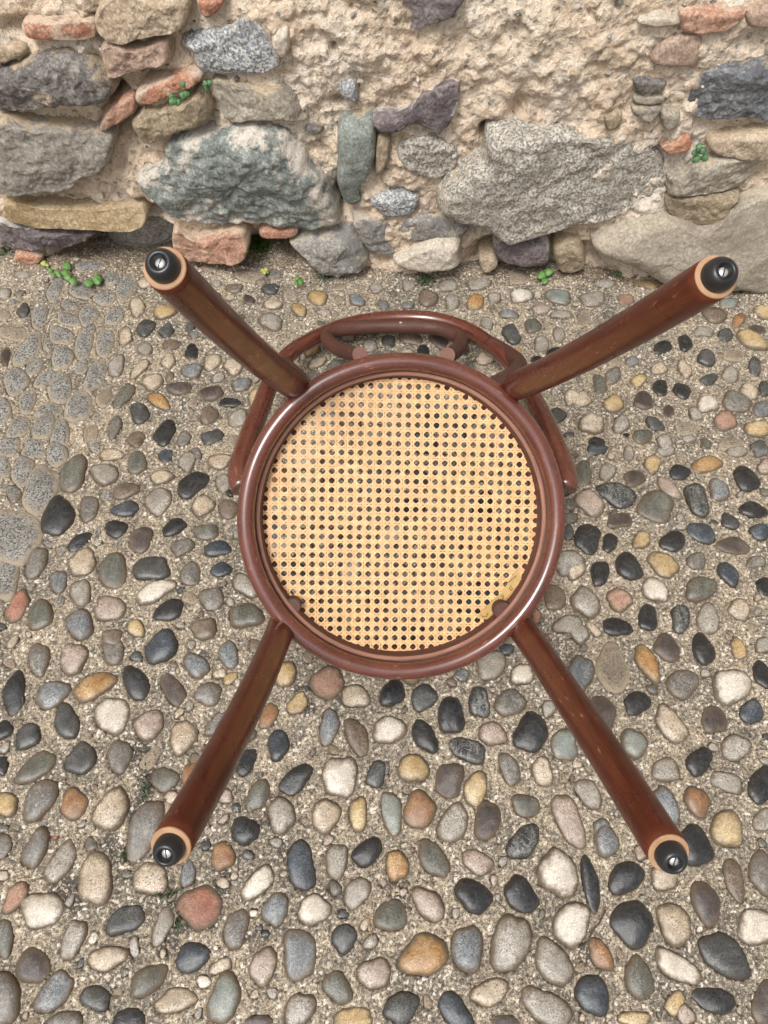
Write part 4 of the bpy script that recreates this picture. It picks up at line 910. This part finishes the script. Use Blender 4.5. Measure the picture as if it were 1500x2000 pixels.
plant('tiny yellow-green sprout on gravel', (517, 529), [(513, 527, 4), (520, 526, 4), (517, 532, 4), (522, 531, 3)], LEAF[2], notch=.1)
plant('light green clover sprig near dark blue cobble', (583, 548), [(580, 543, 6), (588, 550, 6), (579, 553, 5)], LEAF[0])
plant('small green sprout at foot of white stone', (843, 523), [(838, 521, 5), (845, 526, 5), (843, 518, 4), (857, 524, 4)], LEAF[0], notch=.15)
plant('tiny dark green leaf at edge of plastered boulder', (1207, 534), [(1205, 532, 4), (1211, 534, 4)], LEAF[1])
plant('yellowing leaf in soil by red brick', (86, 515), [(85, 514, 6), (92, 517, 4)], LEAF[2])
# moss tufts
def moss(label, px, py, w, h, n, mat, wallp=None):
    V, F = [], []
    if wallp is None: P0 = gpt(px, py)
    else: P0 = wxyz(*[np.array(v) for v in wpt(px, py, wallp)], np.array(wallp))
    for _ in range(n):
        x, y = rng.gauss(px, w/2.2), rng.gauss(py, h/2.2)
        P = gpt(x, y, .004) if wallp is None else wxyz(*[np.array(v) for v in wpt(x, y, wallp)], np.array(wallp))
        P = P-P0; L = rng.uniform(.003, .0075); a = np.array([rng.uniform(-.6, .6), rng.uniform(-.9, .3), rng.uniform(.5, 1)]); a /= np.linalg.norm(a)
        s = np.cross(a, np.array([rng.uniform(-1, 1) for _ in range(3)])); s /= np.linalg.norm(s); k = np.cross(a, s)*.0004; n0 = len(V)
        V += [P-s*.0009-a*.003, P+s*.0009-a*.003, P+a*L*.6+s*.0011+k, P+a*L, P+a*L*.6-s*.0011-k]
        F += [(n0, n0+1, n0+2, n0+4), (n0+2, n0+3, n0+4)]
    o = link('moss_patch', mesh_from('moss_patch', V, F, False), mat, None, tuple(P0)); tag(o, label, 'moss', kind='stuff')
moss('bright green moss in the hollow beside the pink brick', 508, 478, 22, 20, 420, MOSS)
moss('dull green dry moss between base rock and white stone', 764, 534, 26, 14, 260, MOSS_D)
moss('dull green dry moss in front of the white stone', 832, 545, 20, 16, 220, MOSS_D)
moss('grey green dry moss under the rough base rock', 632, 540, 22, 12, 160, MOSS_D)
moss('green moss in the dark corner at far left', 12, 492, 14, 16, 120, MOSS_D)
moss('thin moss in dark crack left of the front leg', 283, 1540, 8, 34, 36, MOSS_D)
moss('thin moss strip below the left front leg tip', 325, 1745, 26, 8, 36, MOSS_D)
moss('thin moss strip beside the large red cobble', 345, 1800, 6, 22, 30, MOSS_D)
moss('tiny moss spot beside the white pear-shaped cobble', 243, 1672, 6, 16, 20, MOSS_D)
# twig and dry needles lying on the pavement
def stick(name, label, pts, r, mat, h=.006):
    P = np.array([gpt(x, y, h) for x, y in pts]); c = P.mean(0); c[2] = 0
    o = tube(name, resample(catmull(P, 5), 20), np.linspace(r, r*.55, 20), mat, None, c, 8); o.location = tuple(c); tag(o, label, name.split('_')[-1])
stick('twig', 'dark thin twig between cobbles at lower right', [(1183, 1777), (1172, 1800), (1160, 1815), (1146, 1842), (1128, 1852)], .0012, TWIG)
stick('pine_needle', 'reddish dry needle lying on mortar at lower centre', [(719, 1789), (723, 1815), (729, 1840)], .0007, NEEDLE)
stick('grass_straw', 'pale curved dry straw among crumbs at lower left', [(470, 1878), (492, 1868), (503, 1855), (508, 1838)], .0007, MAT['c'])
stick('pine_needle', 'tiny white straw on black cobble at left edge', [(43, 1360), (45, 1375), (42, 1392)], .0006, MAT['w'], .02)
